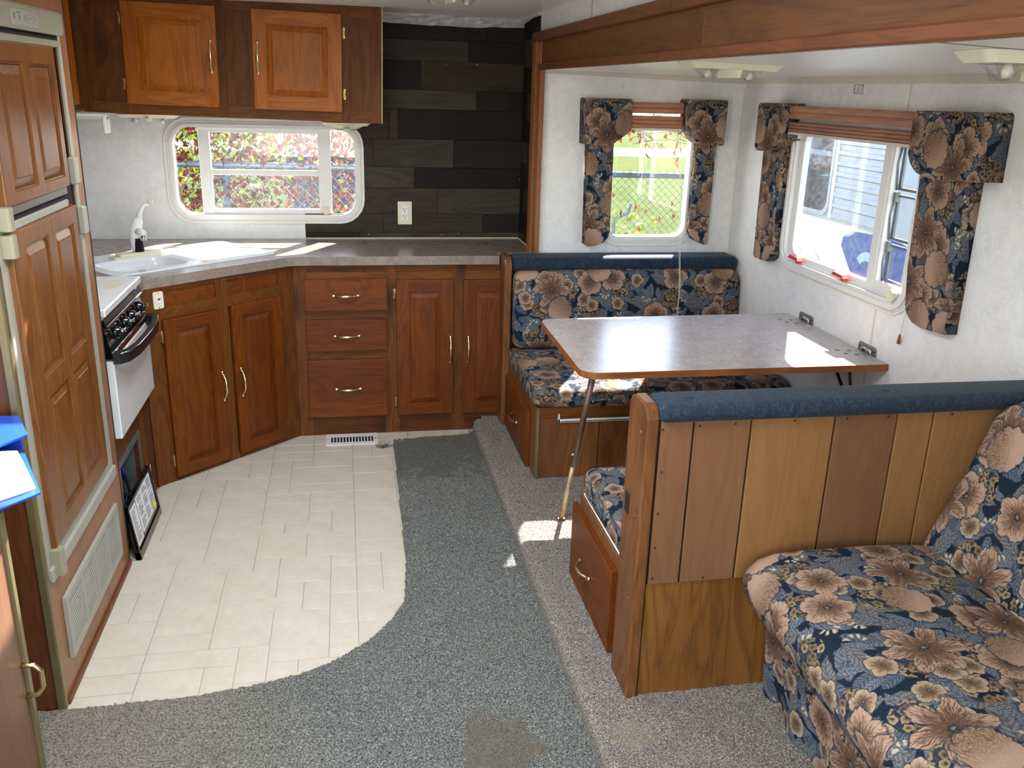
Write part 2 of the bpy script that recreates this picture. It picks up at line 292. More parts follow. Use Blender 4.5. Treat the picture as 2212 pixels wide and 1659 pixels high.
oakL, oakM, oakD = srgb(182, 106, 22), srgb(162, 87, 13), srgb(102, 48, 5)
M = {
 'oak': wood('honey_oak_upright', oakL, oakM, oakD, 'Z'),
 'oakx': wood('honey_oak_crosswise', oakL, oakM, oakD, 'X'),
 'oaky': wood('honey_oak_lengthwise', oakL, oakM, oakD, 'Y'),
 'oak_f': wood('fridge_oak_upright', srgb(134, 86, 44), srgb(112, 66, 30), srgb(58, 31, 13), 'Z', rough=.25, coat=.3),
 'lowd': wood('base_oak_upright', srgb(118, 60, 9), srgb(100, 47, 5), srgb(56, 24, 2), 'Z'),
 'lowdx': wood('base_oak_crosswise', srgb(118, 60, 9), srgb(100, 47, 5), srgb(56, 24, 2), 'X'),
 'frame': wood('knotty_brown_upright', srgb(118, 68, 20), srgb(92, 48, 12), srgb(46, 22, 6), 'Z', knots=.8, coat=.0, rough=.5),
 'framex': wood('knotty_brown_crosswise', srgb(118, 68, 20), srgb(92, 48, 12), srgb(46, 22, 6), 'X', knots=.8, coat=.0, rough=.5),
 'beam': wood('burl_fascia_wood', srgb(118, 74, 32), srgb(98, 58, 24), srgb(52, 27, 11), 'Y', knots=.5, coat=.2),
 'beamred': wood('reddish_trim_wood', srgb(122, 72, 42), srgb(104, 58, 32), srgb(68, 35, 20), 'Y', coat=.15),
 'postw': wood('reddish_trim_wood_upright', srgb(156, 98, 56), srgb(136, 78, 42), srgb(90, 46, 24), 'Z', coat=.2),
 'bench': wood('bench_wood_upright', srgb(130, 84, 44), srgb(108, 64, 32), srgb(54, 30, 17), 'Z', knots=.4, coat=.2),
 'board': wood('pale_bench_board', srgb(146, 106, 66), srgb(132, 92, 54), srgb(94, 60, 32), 'Z', rough=.45, coat=.05, contrast=.45),
 'board2': wood('rosy_bench_board', srgb(126, 88, 60), srgb(112, 76, 50), srgb(78, 48, 30), 'Z', rough=.45, coat=.05, contrast=.45),
 'ply': wood('knotty_ply', srgb(132, 88, 38), srgb(108, 66, 27), srgb(48, 26, 13), 'Z', knots=.95, coat=.1),
 'blindw': wood('pinkish_blind_wood', srgb(188, 134, 106), srgb(170, 116, 90), srgb(124, 78, 58), 'X', rough=.3, coat=.2),
 'blindwy': wood('pinkish_blind_wood_side', srgb(178, 130, 108), srgb(158, 110, 90), srgb(112, 72, 56), 'Y', rough=.3, coat=.2),
 'side': wood('housing_laminate', srgb(158, 106, 70), srgb(134, 84, 52), srgb(84, 48, 28), 'Z', rough=.3, coat=.25, contrast=.7),
 'fore': wood('smooth_brown_laminate', srgb(118, 86, 66), srgb(104, 72, 54), srgb(72, 46, 33), 'Z', rough=.35, coat=.1, contrast=.5),
 'darkside': wood('dark_housing_side', srgb(112, 66, 36), srgb(86, 48, 26), srgb(52, 28, 16), 'Z', rough=.3, coat=.25),
 'plank': [wood('charred_plank_%s' % k, a, b, c, 'X', rough=.6, coat=0, knots=.6) for k, a, b, c in (
    ('dark', srgb(36, 29, 23), srgb(28, 22, 17), srgb(12, 9, 7)), ('grey', srgb(70, 62, 54), srgb(56, 49, 42), srgb(26, 22, 19)), ('brown', srgb(66, 54, 44), srgb(53, 43, 34), srgb(24, 19, 15)), ('black', srgb(26, 23, 20), srgb(20, 17, 15), srgb(9, 7, 6)))],
 'floral': floral('floral_tapestry_cover'), 'floral2': floral('floral_tapestry_panel', off=(.37, .81, 0)), 'floral3': floral('floral_tapestry_sofa', rot=.35, off=(1.3, .4, 0)),
 'bolster': bolster_mat(), 'wall': wallpaper(),
 'counter': laminate('taupe_laminate', srgb(148, 133, 122), srgb(130, 115, 104), srgb(160, 149, 140), .17),
 'table': laminate('pinkish_grey_laminate', srgb(182, 172, 168), srgb(166, 155, 151), srgb(196, 190, 188), .24),
 'ceil': plain('textured_ceiling', srgb(236, 236, 226), .35, nscale=22, namt=.02, bumps=.1),
 'cream': plain('cream_plastic', srgb(226, 222, 196), .35, namt=.01), 'white': plain('white_plastic', srgb(236, 236, 232), .3, namt=.01),
 'wframe': plain('white_window_aluminium', srgb(226, 226, 224), .35, namt=.01),
 'trimw': plain('cream_trim', srgb(214, 206, 190), .5, namt=.02),
 'brass': plain('polished_brass', srgb(240, 224, 172), .24, 1, namt=.02), 'brassd': plain('antique_brass', srgb(196, 172, 112), .35, 1, namt=.05),
 'chrome': plain('chrome', srgb(215, 215, 215), .1, 1, namt=.0), 'alu': plain('grey_aluminium', srgb(150, 148, 140), .4, .8, namt=.02),
 'gold_trim': plain('dull_gold_edge', srgb(132, 120, 86), .35, .6, namt=.03),
 'taupe': plain('taupe_fridge_plastic', srgb(146, 140, 118), .4, namt=.01), 'taupe2': plain('grey_fridge_frame', srgb(158, 156, 142), .4, namt=.01),
 'black': plain('gloss_black_enamel', srgb(14, 14, 15), .12, coat=.5, namt=.0), 'blackm': plain('matt_black_metal', srgb(18, 18, 18), .45, namt=.0),
 'dark': plain('dark_void', srgb(16, 13, 11), .9, namt=0), 'stove': plain('white_enamel', srgb(222, 224, 224), .15, coat=.3, namt=.01),
 'steel': plain('galvanised_steel', srgb(132, 138, 140), .4, .7, namt=.08), 'foil': plain('crinkled_foil', srgb(190, 190, 196), .25, .9, nscale=90, namt=.25, bumps=.8),
 'sink': plain('white_sink', srgb(232, 236, 240), .12, coat=.4, namt=0), 'rubber': plain('black_rubber', srgb(20, 20, 20), .7, namt=0),
 'blue': plain('blue_binder', srgb(24, 70, 178), .3, coat=.2, namt=.03), 'blued': plain('dark_blue_binder', srgb(18, 52, 140), .35, namt=.03),
 'paper': plain('paper', srgb(232, 232, 236), .6, namt=.02), 'redlab': plain('red_print', srgb(150, 52, 46), .5, namt=0), 'ink': plain('ink', srgb(36, 36, 40), .6, namt=0),
 'yellow': plain('yellow_tag', srgb(226, 214, 70), .4, namt=.02), 'wire': plain('blue_wire', srgb(40, 34, 110), .4, namt=0),
 'red': plain('red_latch', srgb(196, 60, 48), .35, namt=.02), 'plastic_sheet': plain('milky_plastic_sheet', srgb(196, 196, 200), .25, nscale=40, namt=.1, bumps=.5, spec=.6),
 'base': plain('dusty_subfloor', srgb(176, 166, 148), .7, namt=.03), 'clear': glass('clear_acrylic', (.95, .95, .93, 1), 0, .12),
 'glass': glass('window_glass'), 'glass_h': glass('hazy_window_glass', (1, 1, 1, 1), .03, .05), 'glass_s': glass('screened_glass', (.93, .93, .94, 1), .025, .05),
 'fence': plain('galvanised_fence', srgb(120, 132, 140), .5, .5, namt=.05),
 'rv': plain('white_rv_body', srgb(238, 240, 242), .25, coat=.3, namt=.01), 'rvside': plain('grey_white_siding', srgb(150, 156, 160), .35, namt=.02),
 'rvwin': plain('dark_rv_window', srgb(42, 48, 44), .08, coat=.6, nscale=60, namt=.3), 'rvblue': plain('blue_rv_swirl', srgb(58, 78, 140), .3, coat=.3, namt=.1),
 'rvpale': plain('pale_teal_swirl', srgb(150, 176, 186), .3, namt=.05),
 'gravel': plain('pale_gravel', srgb(120, 116, 110), .9, nscale=8, namt=.06),
 'sealed': plain('creamy_caulk', srgb(222, 214, 196), .5, namt=.02),
}
def grassmat():
    T = newmat('sunlit_grass'); co = T.tc.outputs['Object']; n = T.noise(co, 1.2, 4, .7); n2 = T.noise(co, 22, 3, .7)
    c = T.mix(T.ss(n.outputs[0], .35, .65), srgb(56, 70, 10), srgb(74, 80, 18)); c = T.mix(T.m('MULTIPLY', T.ss(n2.outputs[0], .45, .7), .6), c, srgb(40, 54, 10))
    T.set(T.p.inputs['Base Color'], c); T.p.inputs['Roughness'].default_value = .95; T.p.inputs['Specular IOR Level'].default_value = .05; bump(T, n2.outputs[0], .6, .05); return T.mat
M['grass'] = grassmat()
def tilemat():
    T = newmat('marbled_vinyl_tile'); co = T.tc.outputs['Object']; info = T.n('ShaderNodeObjectInfo')
    n = T.noise(co, 9, 5, .65, .6); n2 = T.noise(co, 40, 3, .6)
    c = T.mix(T.ss(n.outputs[0], .35, .7), srgb(205, 197, 181), srgb(189, 180, 163)); c = T.mix(T.m('MULTIPLY', T.ss(n2.outputs[0], .5, .75), .35), c, srgb(216, 209, 197))
    c = T.mix(T.m('MULTIPLY', info.outputs['Random'], .25), c, srgb(194, 186, 171))
    T.set(T.p.inputs['Base Color'], c); T.p.inputs['Roughness'].default_value = .34; bump(T, n2.outputs[0], .15, .002); return T.mat
M['tile'] = tilemat()
M['green_carpet'] = carpet('worn_green_carpet', (srgb(32, 34, 31), srgb(119, 123, 116), srgb(184, 188, 179)),
    stains=((.37, 1.93, .12, srgb(122, 112, 94), .85), (.34, 2.03, .055, srgb(120, 110, 92), .6), (.22, 3.75, .06, srgb(104, 84, 58), .55), (.40, 4.0, .30, srgb(84, 76, 54), .6), (.21, 3.3, .03, srgb(120, 96, 70), .5)),
    fade=((.12, -.48), srgb(74, 66, 54), srgb(188, 176, 152)))
M['beige_carpet'] = carpet('beige_carpet', (srgb(68, 61, 54), srgb(150, 139, 127), srgb(208, 200, 190)), stains=((.72, 1.85, .07, srgb(186, 170, 140), .6),))
M['leaf_red'] = leafmat('dead_red_leaves', [srgb(104, 50, 32), srgb(140, 58, 36), srgb(84, 46, 34), srgb(150, 84, 58), srgb(110, 66, 52)], .5)
M['leaf_green'] = leafmat('fresh_green_leaves', [srgb(112, 130, 26), srgb(138, 148, 40), srgb(80, 102, 22), srgb(150, 150, 60)], .5)
M['twig'] = plain('grey_twig', srgb(120, 104, 92), .8, namt=.1)

# ------------------------------------------------------------------ geometry helpers
class MB:
    """collects shapes (world coordinates) for ONE mesh object"""
    def __init__(s): s.v = []; s.f = []; s.uv = []; s.hasuv = False; s.sm = []; s.starts = []
    def add(s, vs, fs, uvs=None, smooth=False):
        o = len(s.v); s.starts.append(o); s.v += [tuple(v) for v in vs]
        for i, f in enumerate(fs):
            s.f.append(tuple(k+o for k in f)); s.sm.append(smooth)
            if uvs: s.hasuv = True; s.uv.append([tuple(q) for q in uvs[i]])
            else: s.uv.append(None)
        return s
    def bm(s, b, M_=None, smooth=False):
        if M_ is not None: bmesh.ops.transform(b, matrix=M_, verts=b.verts)
        b.verts.index_update()
        s.add([v.co.copy() for v in b.verts], [[v.index for v in f.verts] for f in b.faces], smooth=smooth); b.free(); return s
    def box(s, x0, x1, y0, y1, z0, z1, bev=0, M_=None, seg=1):
        x0, x1 = min(x0, x1), max(x0, x1); y0, y1 = min(y0, y1), max(y0, y1); z0, z1 = min(z0, z1), max(z0, z1)
        if not bev:
            vs = [Vector(p) for p in ((x0, y0, z0), (x1, y0, z0), (x1, y1, z0), (x0, y1, z0), (x0, y0, z1), (x1, y0, z1), (x1, y1, z1), (x0, y1, z1))]
            if M_ is not None: vs = [M_ @ v for v in vs]
            return s.add(vs, [(0, 3, 2, 1), (4, 5, 6, 7), (0, 1, 5, 4), (1, 2, 6, 5), (2, 3, 7, 6), (3, 0, 4, 7)])
        b = bmesh.new(); bmesh.ops.create_cube(b, size=1)
        for v in b.verts: v.co = Vector(((x0+x1)/2+v.co.x*(x1-x0), (y0+y1)/2+v.co.y*(y1-y0), (z0+z1)/2+v.co.z*(z1-z0)))
        bmesh.ops.bevel(b, geom=list(b.edges), offset=min(bev, .49*min(x1-x0, y1-y0, z1-z0)), segments=seg, affect='EDGES', profile=.5)
        return s.bm(b, M_, smooth=seg > 1)
    def tube(s, pts, r, n=8, caps=True, closed=False):
        pts = [Vector(p) for p in pts]; N = len(pts); R = r if isinstance(r, (list, tuple)) else [r]*N
        vs = []; fs = []; prev = None
        for i, p in enumerate(pts):
            a = pts[(i-1) % N] if (i or closed) else p; b = pts[(i+1) % N] if (i < N-1 or closed) else p
            d = (b-a).normalized()
            if prev is None: x = d.orthogonal().normalized()
            else: x = (prev-d*prev.dot(d)).normalized()
            prev = x; y = d.cross(x)
            for k in range(n):
                t = 2*PI*k/n; vs.append(p+(x*math.cos(t)+y*math.sin(t))*R[i])
        for i in range(N-1 if not closed else N):
            for k in range(n):
                a = i*n+k; b = i*n+(k+1) % n; c = ((i+1) % N)*n+(k+1) % n; d = ((i+1) % N)*n+k; fs.append((a, b, c, d))
        if caps and not closed: fs.append(tuple(range(n-1, -1, -1))); fs.append(tuple((N-1)*n+k for k in range(n)))
        return s.add(vs, fs, smooth=True)
    def parts(s, name, mat, parent, label=None):
        return [g.build(name, mat, parent, label) for g in s.groups()]
    def groups(s):
        out = []; st = s.starts+[len(s.v)]; fi = 0
        for a, b in zip(st, st[1:]):
            g = MB(); g.v = s.v[a:b]
            while fi < len(s.f) and a <= s.f[fi][0] < b: g.f.append(tuple(k-a for k in s.f[fi])); g.sm.append(s.sm[fi]); g.uv.append(s.uv[fi]); fi += 1
            g.hasuv = s.hasuv; out.append(g)
        return out
    def prism(s, poly, h0, h1, axis='Z', M_=None, holes=()):
        """polygon (2D, ccw) extruded along AXIS. X: (y,z) Y: (x,z) Z: (x,y). Optional holes"""
        def P(a, b, h): return {'Z': (a, b, h), 'Y': (a, h, b), 'X': (h, a, b)}[axis]
        loops = [list(poly)]+[list(h) for h in holes]; flat = [p for l in loops for p in l]
        vs = [Vector(P(a, b, h0)) for a, b in flat]+[Vector(P(a, b, h1)) for a, b in flat]; n = len(flat)
        if M_ is not None: vs = [M_ @ v for v in vs]
        if holes: tris = tessellate_polygon([[Vector((a, b, 0)) for a, b in l] for l in loops])
        else: tris = [tuple(range(n))]
        fs = [tuple(reversed(t)) for t in tris]+[tuple(k+n for k in t) for t in tris]; o = 0
        for l in loops:
            m = len(l)
            for k in range(m): a = o+k; b = o+(k+1) % m; fs.append((a, b, b+n, a+n))
            o += m
        return s.add(vs, fs)
    def lathe(s, prof, n=20, M_=None, smooth=True):
        vs = []; fs = []
        for r, z in prof:
            for k in range(n): t = 2*PI*k/n; vs.append(Vector((r*math.cos(t), r*math.sin(t), z)))
        for i in range(len(prof)-1):
            for k in range(n): a = i*n+k; b = i*n+(k+1) % n; fs.append((a, b, b+n, a+n))
        fs.append(tuple(range(n-1, -1, -1))); fs.append(tuple((len(prof)-1)*n+k for k in range(n)))
        if M_ is not None: vs = [M_ @ v for v in vs]
        return s.add(vs, fs, smooth=smooth)
    def build(s, name, mat, parent=None, label=None, uvproj=False, M_=None, stuff=False):
        me = bpy.data.meshes.new(name)
        inv = chain(parent).inverted() if parent else Matrix()
        base = (M_ or Matrix())
        vs = [base @ Vector(v) for v in s.v] if M_ is not None else [Vector(v) for v in s.v]
        loc = Matrix()
        if parent: vs = [inv @ v for v in vs]
        else:
            if vs:
                c = Vector((sum(v.x for v in vs)/len(vs), sum(v.y for v in vs)/len(vs), min(v.z for v in vs)))
                vs = [v-c for v in vs]; loc = Matrix.Translation(c)
        me.from_pydata([tuple(v) for v in vs], [], s.f)
        b = bmesh.new(); b.from_mesh(me); b.faces.ensure_lookup_table()
        for i, f in enumerate(b.faces):
            if i < len(s.sm): f.smooth = s.sm[i]
        if s.hasuv or uvproj:
            L = b.loops.layers.uv.new('UVMap')
            for i, f in enumerate(b.faces):
                f.normal_update(); q = s.uv[i] if i < len(s.uv) else None
                nn = f.normal; ax = max(range(3), key=lambda k: abs(nn[k]))
                for j, l in enumerate(f.loops):
                    if q: l[L].uv = q[j]
                    else:
                        c = l.vert.co; l[L].uv = ((c.y, c.z), (c.x, c.z), (c.x, c.y))[ax]
        if not s.hasuv: bmesh.ops.recalc_face_normals(b, faces=b.faces)
        b.to_mesh(me); b.free()
        if mat: me.materials.append(mat)
        o = bpy.data.objects.new(name, me); COL.objects.link(o)
        if parent: o.parent = parent
        else: o.matrix_world = loc
        if label: o['label'] = label
        if stuff: o['kind'] = 'stuff'
        return o
def chain(o):
    m = o.matrix_basis.copy()
    while o.parent: o = o.parent; m = o.matrix_basis @ m
    return m
def tag(o, label, cat, group=None):
    o['label'] = label; o['category'] = cat
    if group: o['group'] = group
    return o
def thing(name, label, cat, loc=(0, 0, 0), group=None, rot=(0, 0, 0), kind=None):
    o = bpy.data.objects.new(name, None); COL.objects.link(o); o.location = loc; o.rotation_euler = rot; o.empty_display_size = .05
    o.matrix_basis = Matrix.Translation(loc) @ Matrix.Rotation(rot[2], 4, 'Z') @ Matrix.Rotation(rot[1], 4, 'Y') @ Matrix.Rotation(rot[0], 4, 'X')
    if kind: o['kind'] = kind; o['label'] = label
    else: tag(o, label, cat, group)
    return o
def struct(name, mb, mat, label=None, parent=None):
    o = mb.build(name, mat, parent)
    if not parent: o['kind'] = 'structure'
    if label: o['label'] = label
    return o
def part(mb, name, mat, parent, label=None, **k): return mb.build(name, mat, parent, label, **k)
def place(mesh_obj_data, name, parent, M_, label=None):
    """another object on a shared mesh, at world matrix M_, as child of parent"""
    o = bpy.data.objects.new(name, mesh_obj_data); COL.objects.link(o); o.parent = parent
    o.matrix_basis = chain(parent).inverted() @ M_
    if label: o['label'] = label
    return o
def mesh_only(mb, name, mat, **k):
    o = mb.build(name, mat, None, **k); me = o.data
    me.transform(o.matrix_world); bpy.data.objects.remove(o); return me
def rrect(x0, x1, y0, y1, r, n=6):
    if not isinstance(r, (list, tuple)): r = [r]*4
    out = []
    for (cx, cy, a0, rr) in ((x0+r[0], y0+r[0], PI, r[0]), (x1-r[1], y0+r[1], 1.5*PI, r[1]), (x1-r[2], y1-r[2], 0, r[2]), (x0+r[3], y1-r[3], .5*PI, r[3])):
        if rr <= 1e-5: out.append((cx, cy)); continue
        for k in range(n+1): a = a0+.5*PI*k/n; out.append((cx+rr*math.cos(a), cy+rr*math.sin(a)))
    return out
def frame_M(origin, xdir, zdir=(0, 0, 1)):
    """matrix whose local x runs along xdir, local z up, local -y faces the viewer side (x cross z = -y)."""
    x = Vector(xdir).normalized(); z = Vector(zdir).normalized(); y = z.cross(x)
    return Matrix(((x.x, y.x, z.x, origin[0]), (x.y, y.y, z.y, origin[1]), (x.z, y.z, z.z, origin[2]), (0, 0, 0, 1)))
def loft(mb, prof, ln0, ln1, axis='X', nl=24, crown=0, uoff=0, endr=.02, closed=True, jitter=0, seed=0):
    """closed rounded section PROF swept along AXIS with slightly pinched, rounded ends; uv by arc length. X: prof=(y,z)."""
    P = [Vector(p) for p in prof]; n = len(P); cx = sum(p.x for p in P)/n; cyy = sum(p.y for p in P)/n; c = Vector((cx, cyy))
    arc = [0]
    for i in range(n): arc.append(arc[-1]+(P[(i+1) % n]-P[i]).length)
    st = []
    for k in range(5): t = k/4*PI/2; st.append((ln0+endr*(1-math.sin(t)), math.cos(t)))
    st = [(ln0+endr*(1-math.cos(k/4*PI/2)), k) for k in range(5)]
    pos = [(ln0+endr*(1-math.cos(a)), endr*(1-math.sin(a))) for a in [k/4*PI/2 for k in range(5)]]
    mid = [(ln0+endr+(ln1-ln0-2*endr)*k/nl, 0) for k in range(1, nl)]
    pos = pos+mid+[(ln1-(q[0]-ln0), q[1]) for q in reversed(pos)]
    rnd = random.Random(seed); vs = []
    for (l, ins) in pos:
        for p in P:
            d = (p-c); L = d.length; q = c+d*max(0, (L-ins))/max(L, 1e-6)
            jx = (rnd.random()-.5)*jitter
            q = q+d.normalized()*(jx+crown*math.sin(PI*(l-ln0)/(ln1-ln0)))
            vs.append({'X': (l, q.x, q.y), 'Y': (q.x, l, q.y), 'Z': (q.x, q.y, l)}[axis])
    fs = []; uvs = []
    for i in range(len(pos)-1):
        for k in range(n):
            a = i*n+k; b = i*n+(k+1) % n; fs.append((a, b, b+n, a+n)); u0, u1 = pos[i][0]+uoff, pos[i+1][0]+uoff
            uvs.append(((u0, arc[k]), (u0, arc[k+1]), (u1, arc[k+1]), (u1, arc[k])))
    e0 = tuple(range(n)); e1 = tuple((len(pos)-1)*n+k for k in range(n))
    fs += [e0[::-1], e1]; uvs += [[(P[k].x, P[k].y) for k in e0[::-1]], [(P[k].x, P[k].y) for k in range(n)]]
    mb.add(vs, fs, uvs, True); return mb
def rsec(a0, a1, b0, b1, r, n=5): return rrect(a0, a1, b0, b1, r, n)
def fixn(o):
    b = bmesh.new(); b.from_mesh(o.data); bmesh.ops.recalc_face_normals(b, faces=b.faces); b.to_mesh(o.data); b.free(); return o
def grid_noise(x, y, seed=0):
    r = np.random.RandomState(seed); g = r.rand(257, 257)
    xi = np.floor(x).astype(int); yi = np.floor(y).astype(int); fx = x-xi; fy = y-yi; fx = fx*fx*(3-2*fx); fy = fy*fy*(3-2*fy)
    a = g[xi % 256, yi % 256]; b = g[(xi+1) % 256, yi % 256]; c = g[xi % 256, (yi+1) % 256]; d = g[(xi+1) % 256, (yi+1) % 256]
    return a*(1-fx)*(1-fy)+b*fx*(1-fy)+c*(1-fx)*fy+d*fx*fy

# brass bow pull (shared), its length along local z, projecting along -y
def pull_mesh(length=.142, proj=.027, horiz=False, mat=None, name='handle'):
    mb = MB(); h = length/2; pts = []; rad = []
    prof = [(-1, 0, 5.5), (-.93, .1, 6.5), (-.82, .12, 4.5), (-.72, .5, 2.6), (-.6, .62, 3.8), (-.5, .85, 3.0), (-.25, 1, 4.6), (0, 1.02, 5.2), (.25, 1, 4.6), (.5, .85, 3.0), (.6, .62, 3.8), (.72, .5, 2.6), (.82, .12, 4.5), (.93, .1, 6.5), (1, 0, 5.5)]
    for t, o, r in prof:
        q = (t*h, -proj*o-.002, 0) if horiz else (0, -proj*o-.002, t*h); pts.append(q); rad.append(r*.0013)
    mb.tube(pts, rad, 10)
    for sgn in (-1, 1):
        c = (sgn*h*.9, -.004, 0) if horiz else (0, -.004, sgn*h*.9)
        mb.lathe([(.0075, -.004), (.0075, .001), (.005, .003)], 12, Matrix.Translation(c) @ Matrix.Rotation(PI/2, 4, 'X'))
    return mesh_only(mb, name, mat or M['brass'])
PULL = pull_mesh(); PULLH = pull_mesh(.128, .024, True)
def hinge_mesh():
    mb = MB(); mb.tube([(0, -.004, -.03), (0, -.006, -.024), (0, -.007, 0), (0, -.006, .024), (0, -.004, .03)], [.0015, .0035, .0045, .0035, .0015], 8)
    mb.prism([(-.009, -.022), (.001, -.026), (.001, .026), (-.009, .022), (-.006, 0)], -.003, 0, 'Y'); return mesh_only(mb, 'hinge', M['brassd'])
HINGE = hinge_mesh()
def door_meshes(wd, ht, fw=.058, th=.018, key='oak', keyx='oakx', panels=None, flat=False):
    """raised-panel door; local x 0..wd, z 0..ht, front at y=-th. returns [(name, mesh)]"""
    out = []; b = .003
    if flat:
        mb = MB(); mb.box(0, wd, -th+.004, 0, 0, ht); mb.box(.004, wd-.004, -th, -th+.006, .004, ht-.004, .004); return [('', mesh_only(mb, 'drawer_front', M[keyx]))]
    ps = panels or [(fw, wd-fw, fw, ht-fw)]
    mb = MB(); mb.prism([(0, 0), (wd, 0), (wd, ht), (0, ht)], -th, 0, 'Y', holes=[list(reversed([(a, c), (b_, c), (b_, d), (a, d)])) for a, b_, c, d in ps])
    me = mesh_only(mb, 'door_frame', M[key]); bb = bmesh.new(); bb.from_mesh(me)
    ed = [e for e in bb.edges if all(abs(v.co.y+th) < 1e-5 for v in e.verts) and (all(abs(v.co.x) < 1e-5 for v in e.verts) or all(abs(v.co.x-wd) < 1e-5 for v in e.verts) or all(abs(v.co.z) < 1e-5 for v in e.verts) or all(abs(v.co.z-ht) < 1e-5 for v in e.verts))]
    bmesh.ops.bevel(bb, geom=ed, offset=.004, segments=2, affect='EDGES', profile=.5); bb.to_mesh(me); bb.free(); out.append(('frame', me))
    if keyx != key:
        for (c, d) in ((.006, ps[0][2]-.0005), (ps[0][3]+.0005, ht-.006)): out.append(('rail', mesh_only(MB().box(ps[0][0], ps[0][1], -th-.0006, -.004, c, d, .0004), 'door_rail', M[keyx])))
    for (x0, x1, z0, z1) in ps:
        mp = MB(); bw = min(.03, (x1-x0)*.2); yb = -th+.011; yf = -th+.0015
        # moulding bead, sloped border, raised field
        mp.prism([(x0, z0), (x1, z0), (x1, z1), (x0, z1)], -th+.0035, -.002, 'Y', holes=[list(reversed([(x0+.006, z0+.006), (x1-.006, z0+.006), (x1-.006, z1-.006), (x0+.006, z1-.006)]))])
        a = [(x0+.005, z0+.005), (x1-.005, z0+.005), (x1-.005, z1-.005), (x0+.005, z1-.005)]; c = [(x0+bw, z0+bw), (x1-bw, z0+bw), (x1-bw, z1-bw), (x0+bw, z1-bw)]
        vs = [(p[0], yb, p[1]) for p in a]+[(p[0], yf+.002, p[1]) for p in c]+[(p[0], yf, p[1]) for p in [(c[0][0]+.002, c[0][1]+.002), (c[1][0]-.002, c[1][1]+.002), (c[2][0]-.002, c[2][1]-.002), (c[3][0]+.002, c[3][1]-.002)]]+[(p[0], -.004, p[1]) for p in a]
        fs = [(8, 9, 10, 11)]
        for k in range(4): j = (k+1) % 4; fs += [(k, j, 4+j, 4+k), (4+k, 4+j, 8+j, 8+k), (12+k, 12+j, j, k)]
        fs.append((15, 14, 13, 12)); mp.add(vs, fs); out.append(('panel', mesh_only(mp, 'panel', M[key])))
    return out
def add_door(parent, Mx, meshes, name='door', handle=None, hinges=(), label=None, hm=None):
    """door part (stiles) with rails, panels, handle and hinges as its children"""
    d = place(meshes[0][1], name, parent, Mx, label)
    for nm, me in meshes[1:]: place(me, 'rail' if nm.startswith('rail') else nm, d, Mx)
    if handle: place(hm or PULL, 'handle', d, Mx @ Matrix.Translation(handle))
    for h in hinges: place(HINGE, 'hinge', d, Mx @ Matrix.Translation(h[:3]) @ Matrix.Scale(h[3] if len(h) > 3 else 1, 4, (1, 0, 0)))
    return d

# ================================================================== SETTING
YB, XW, YW, XR, ZS = 4.80, .921, 4.33, 1.957, .07
mb = MB().box(-1.6, .66, -2.75, 4.9, -.06, -.0035); floor = struct('floor', mb, M['base'], 'trailer floor under vinyl and carpet')
# printed vinyl laid as separate tiles: random ashlar on a 0.092 m module
def in_vinyl(x, y):
    edge = [(4.25, .20), (3.63, .191), (3.28, .185), (2.94, .179), (2.69, .158), (2.583, .109), (2.464, .022), (2.381, -.078), (2.327, -.187), (2.292, -.318), (2.269, -.496), (2.262, -.80)]
    return y > 2.18 and x < .26
occ = {}; U = .0925; tiles_m = {}
def tile(i0, j0, wi, hj):
    g = .0009; key = (wi, hj)
    if key not in tiles_m:
        m_ = MB(); m_.box(g, wi*U-g, g, hj*U-g, -.003, 0, .0008); tiles_m[key] = mesh_only(m_, 'tile', M['tile'])
    o = place(tiles_m[key], 'tile', floor, Matrix.Translation((i0*U+.001, 2.13+j0*U, 0)))
rt_ = random.Random(3)
for j in range(0, 24):
    for i in range(-9, 3):
        if (i, j) in occ: continue
        x = i*U; y = 2.13+j*U
        if x < -.86 and y > 3.0: pass
        opts = [(2, 2), (2, 1), (1, 2), (3, 2), (1, 1), (2, 1), (2, 2), (3, 1)]; rt_.shuffle(opts); opts.append((1, 1))
        for (a, b) in opts:
            cells_ = [(i+p, j+q) for p in range(a) for q in range(b)]
            if all(c not in occ for c in cells_) and not (i < 0 < i+a) and i+a <= 3 and j+b <= 24:
                for c in cells_: occ[c] = 1
                cx, cyy = (i+a/2)*U, 2.13+(j+b/2)*U
                if not (cx < -.84-.0 and cyy > 2.26 and cyy < 3.7) or i > -10: tile(i, j, a, b)
                break
# strip of vinyl along the drawer cabinet, right of the grid
for k in range(4):
    m_ = MB(); m_.box(.279+k*.095, .279+k*.095+.0932, 4.165, 4.29, -.003, 0, .0008); place(mesh_only(m_, 'tile', M['tile']), 'tile', floor, Matrix())
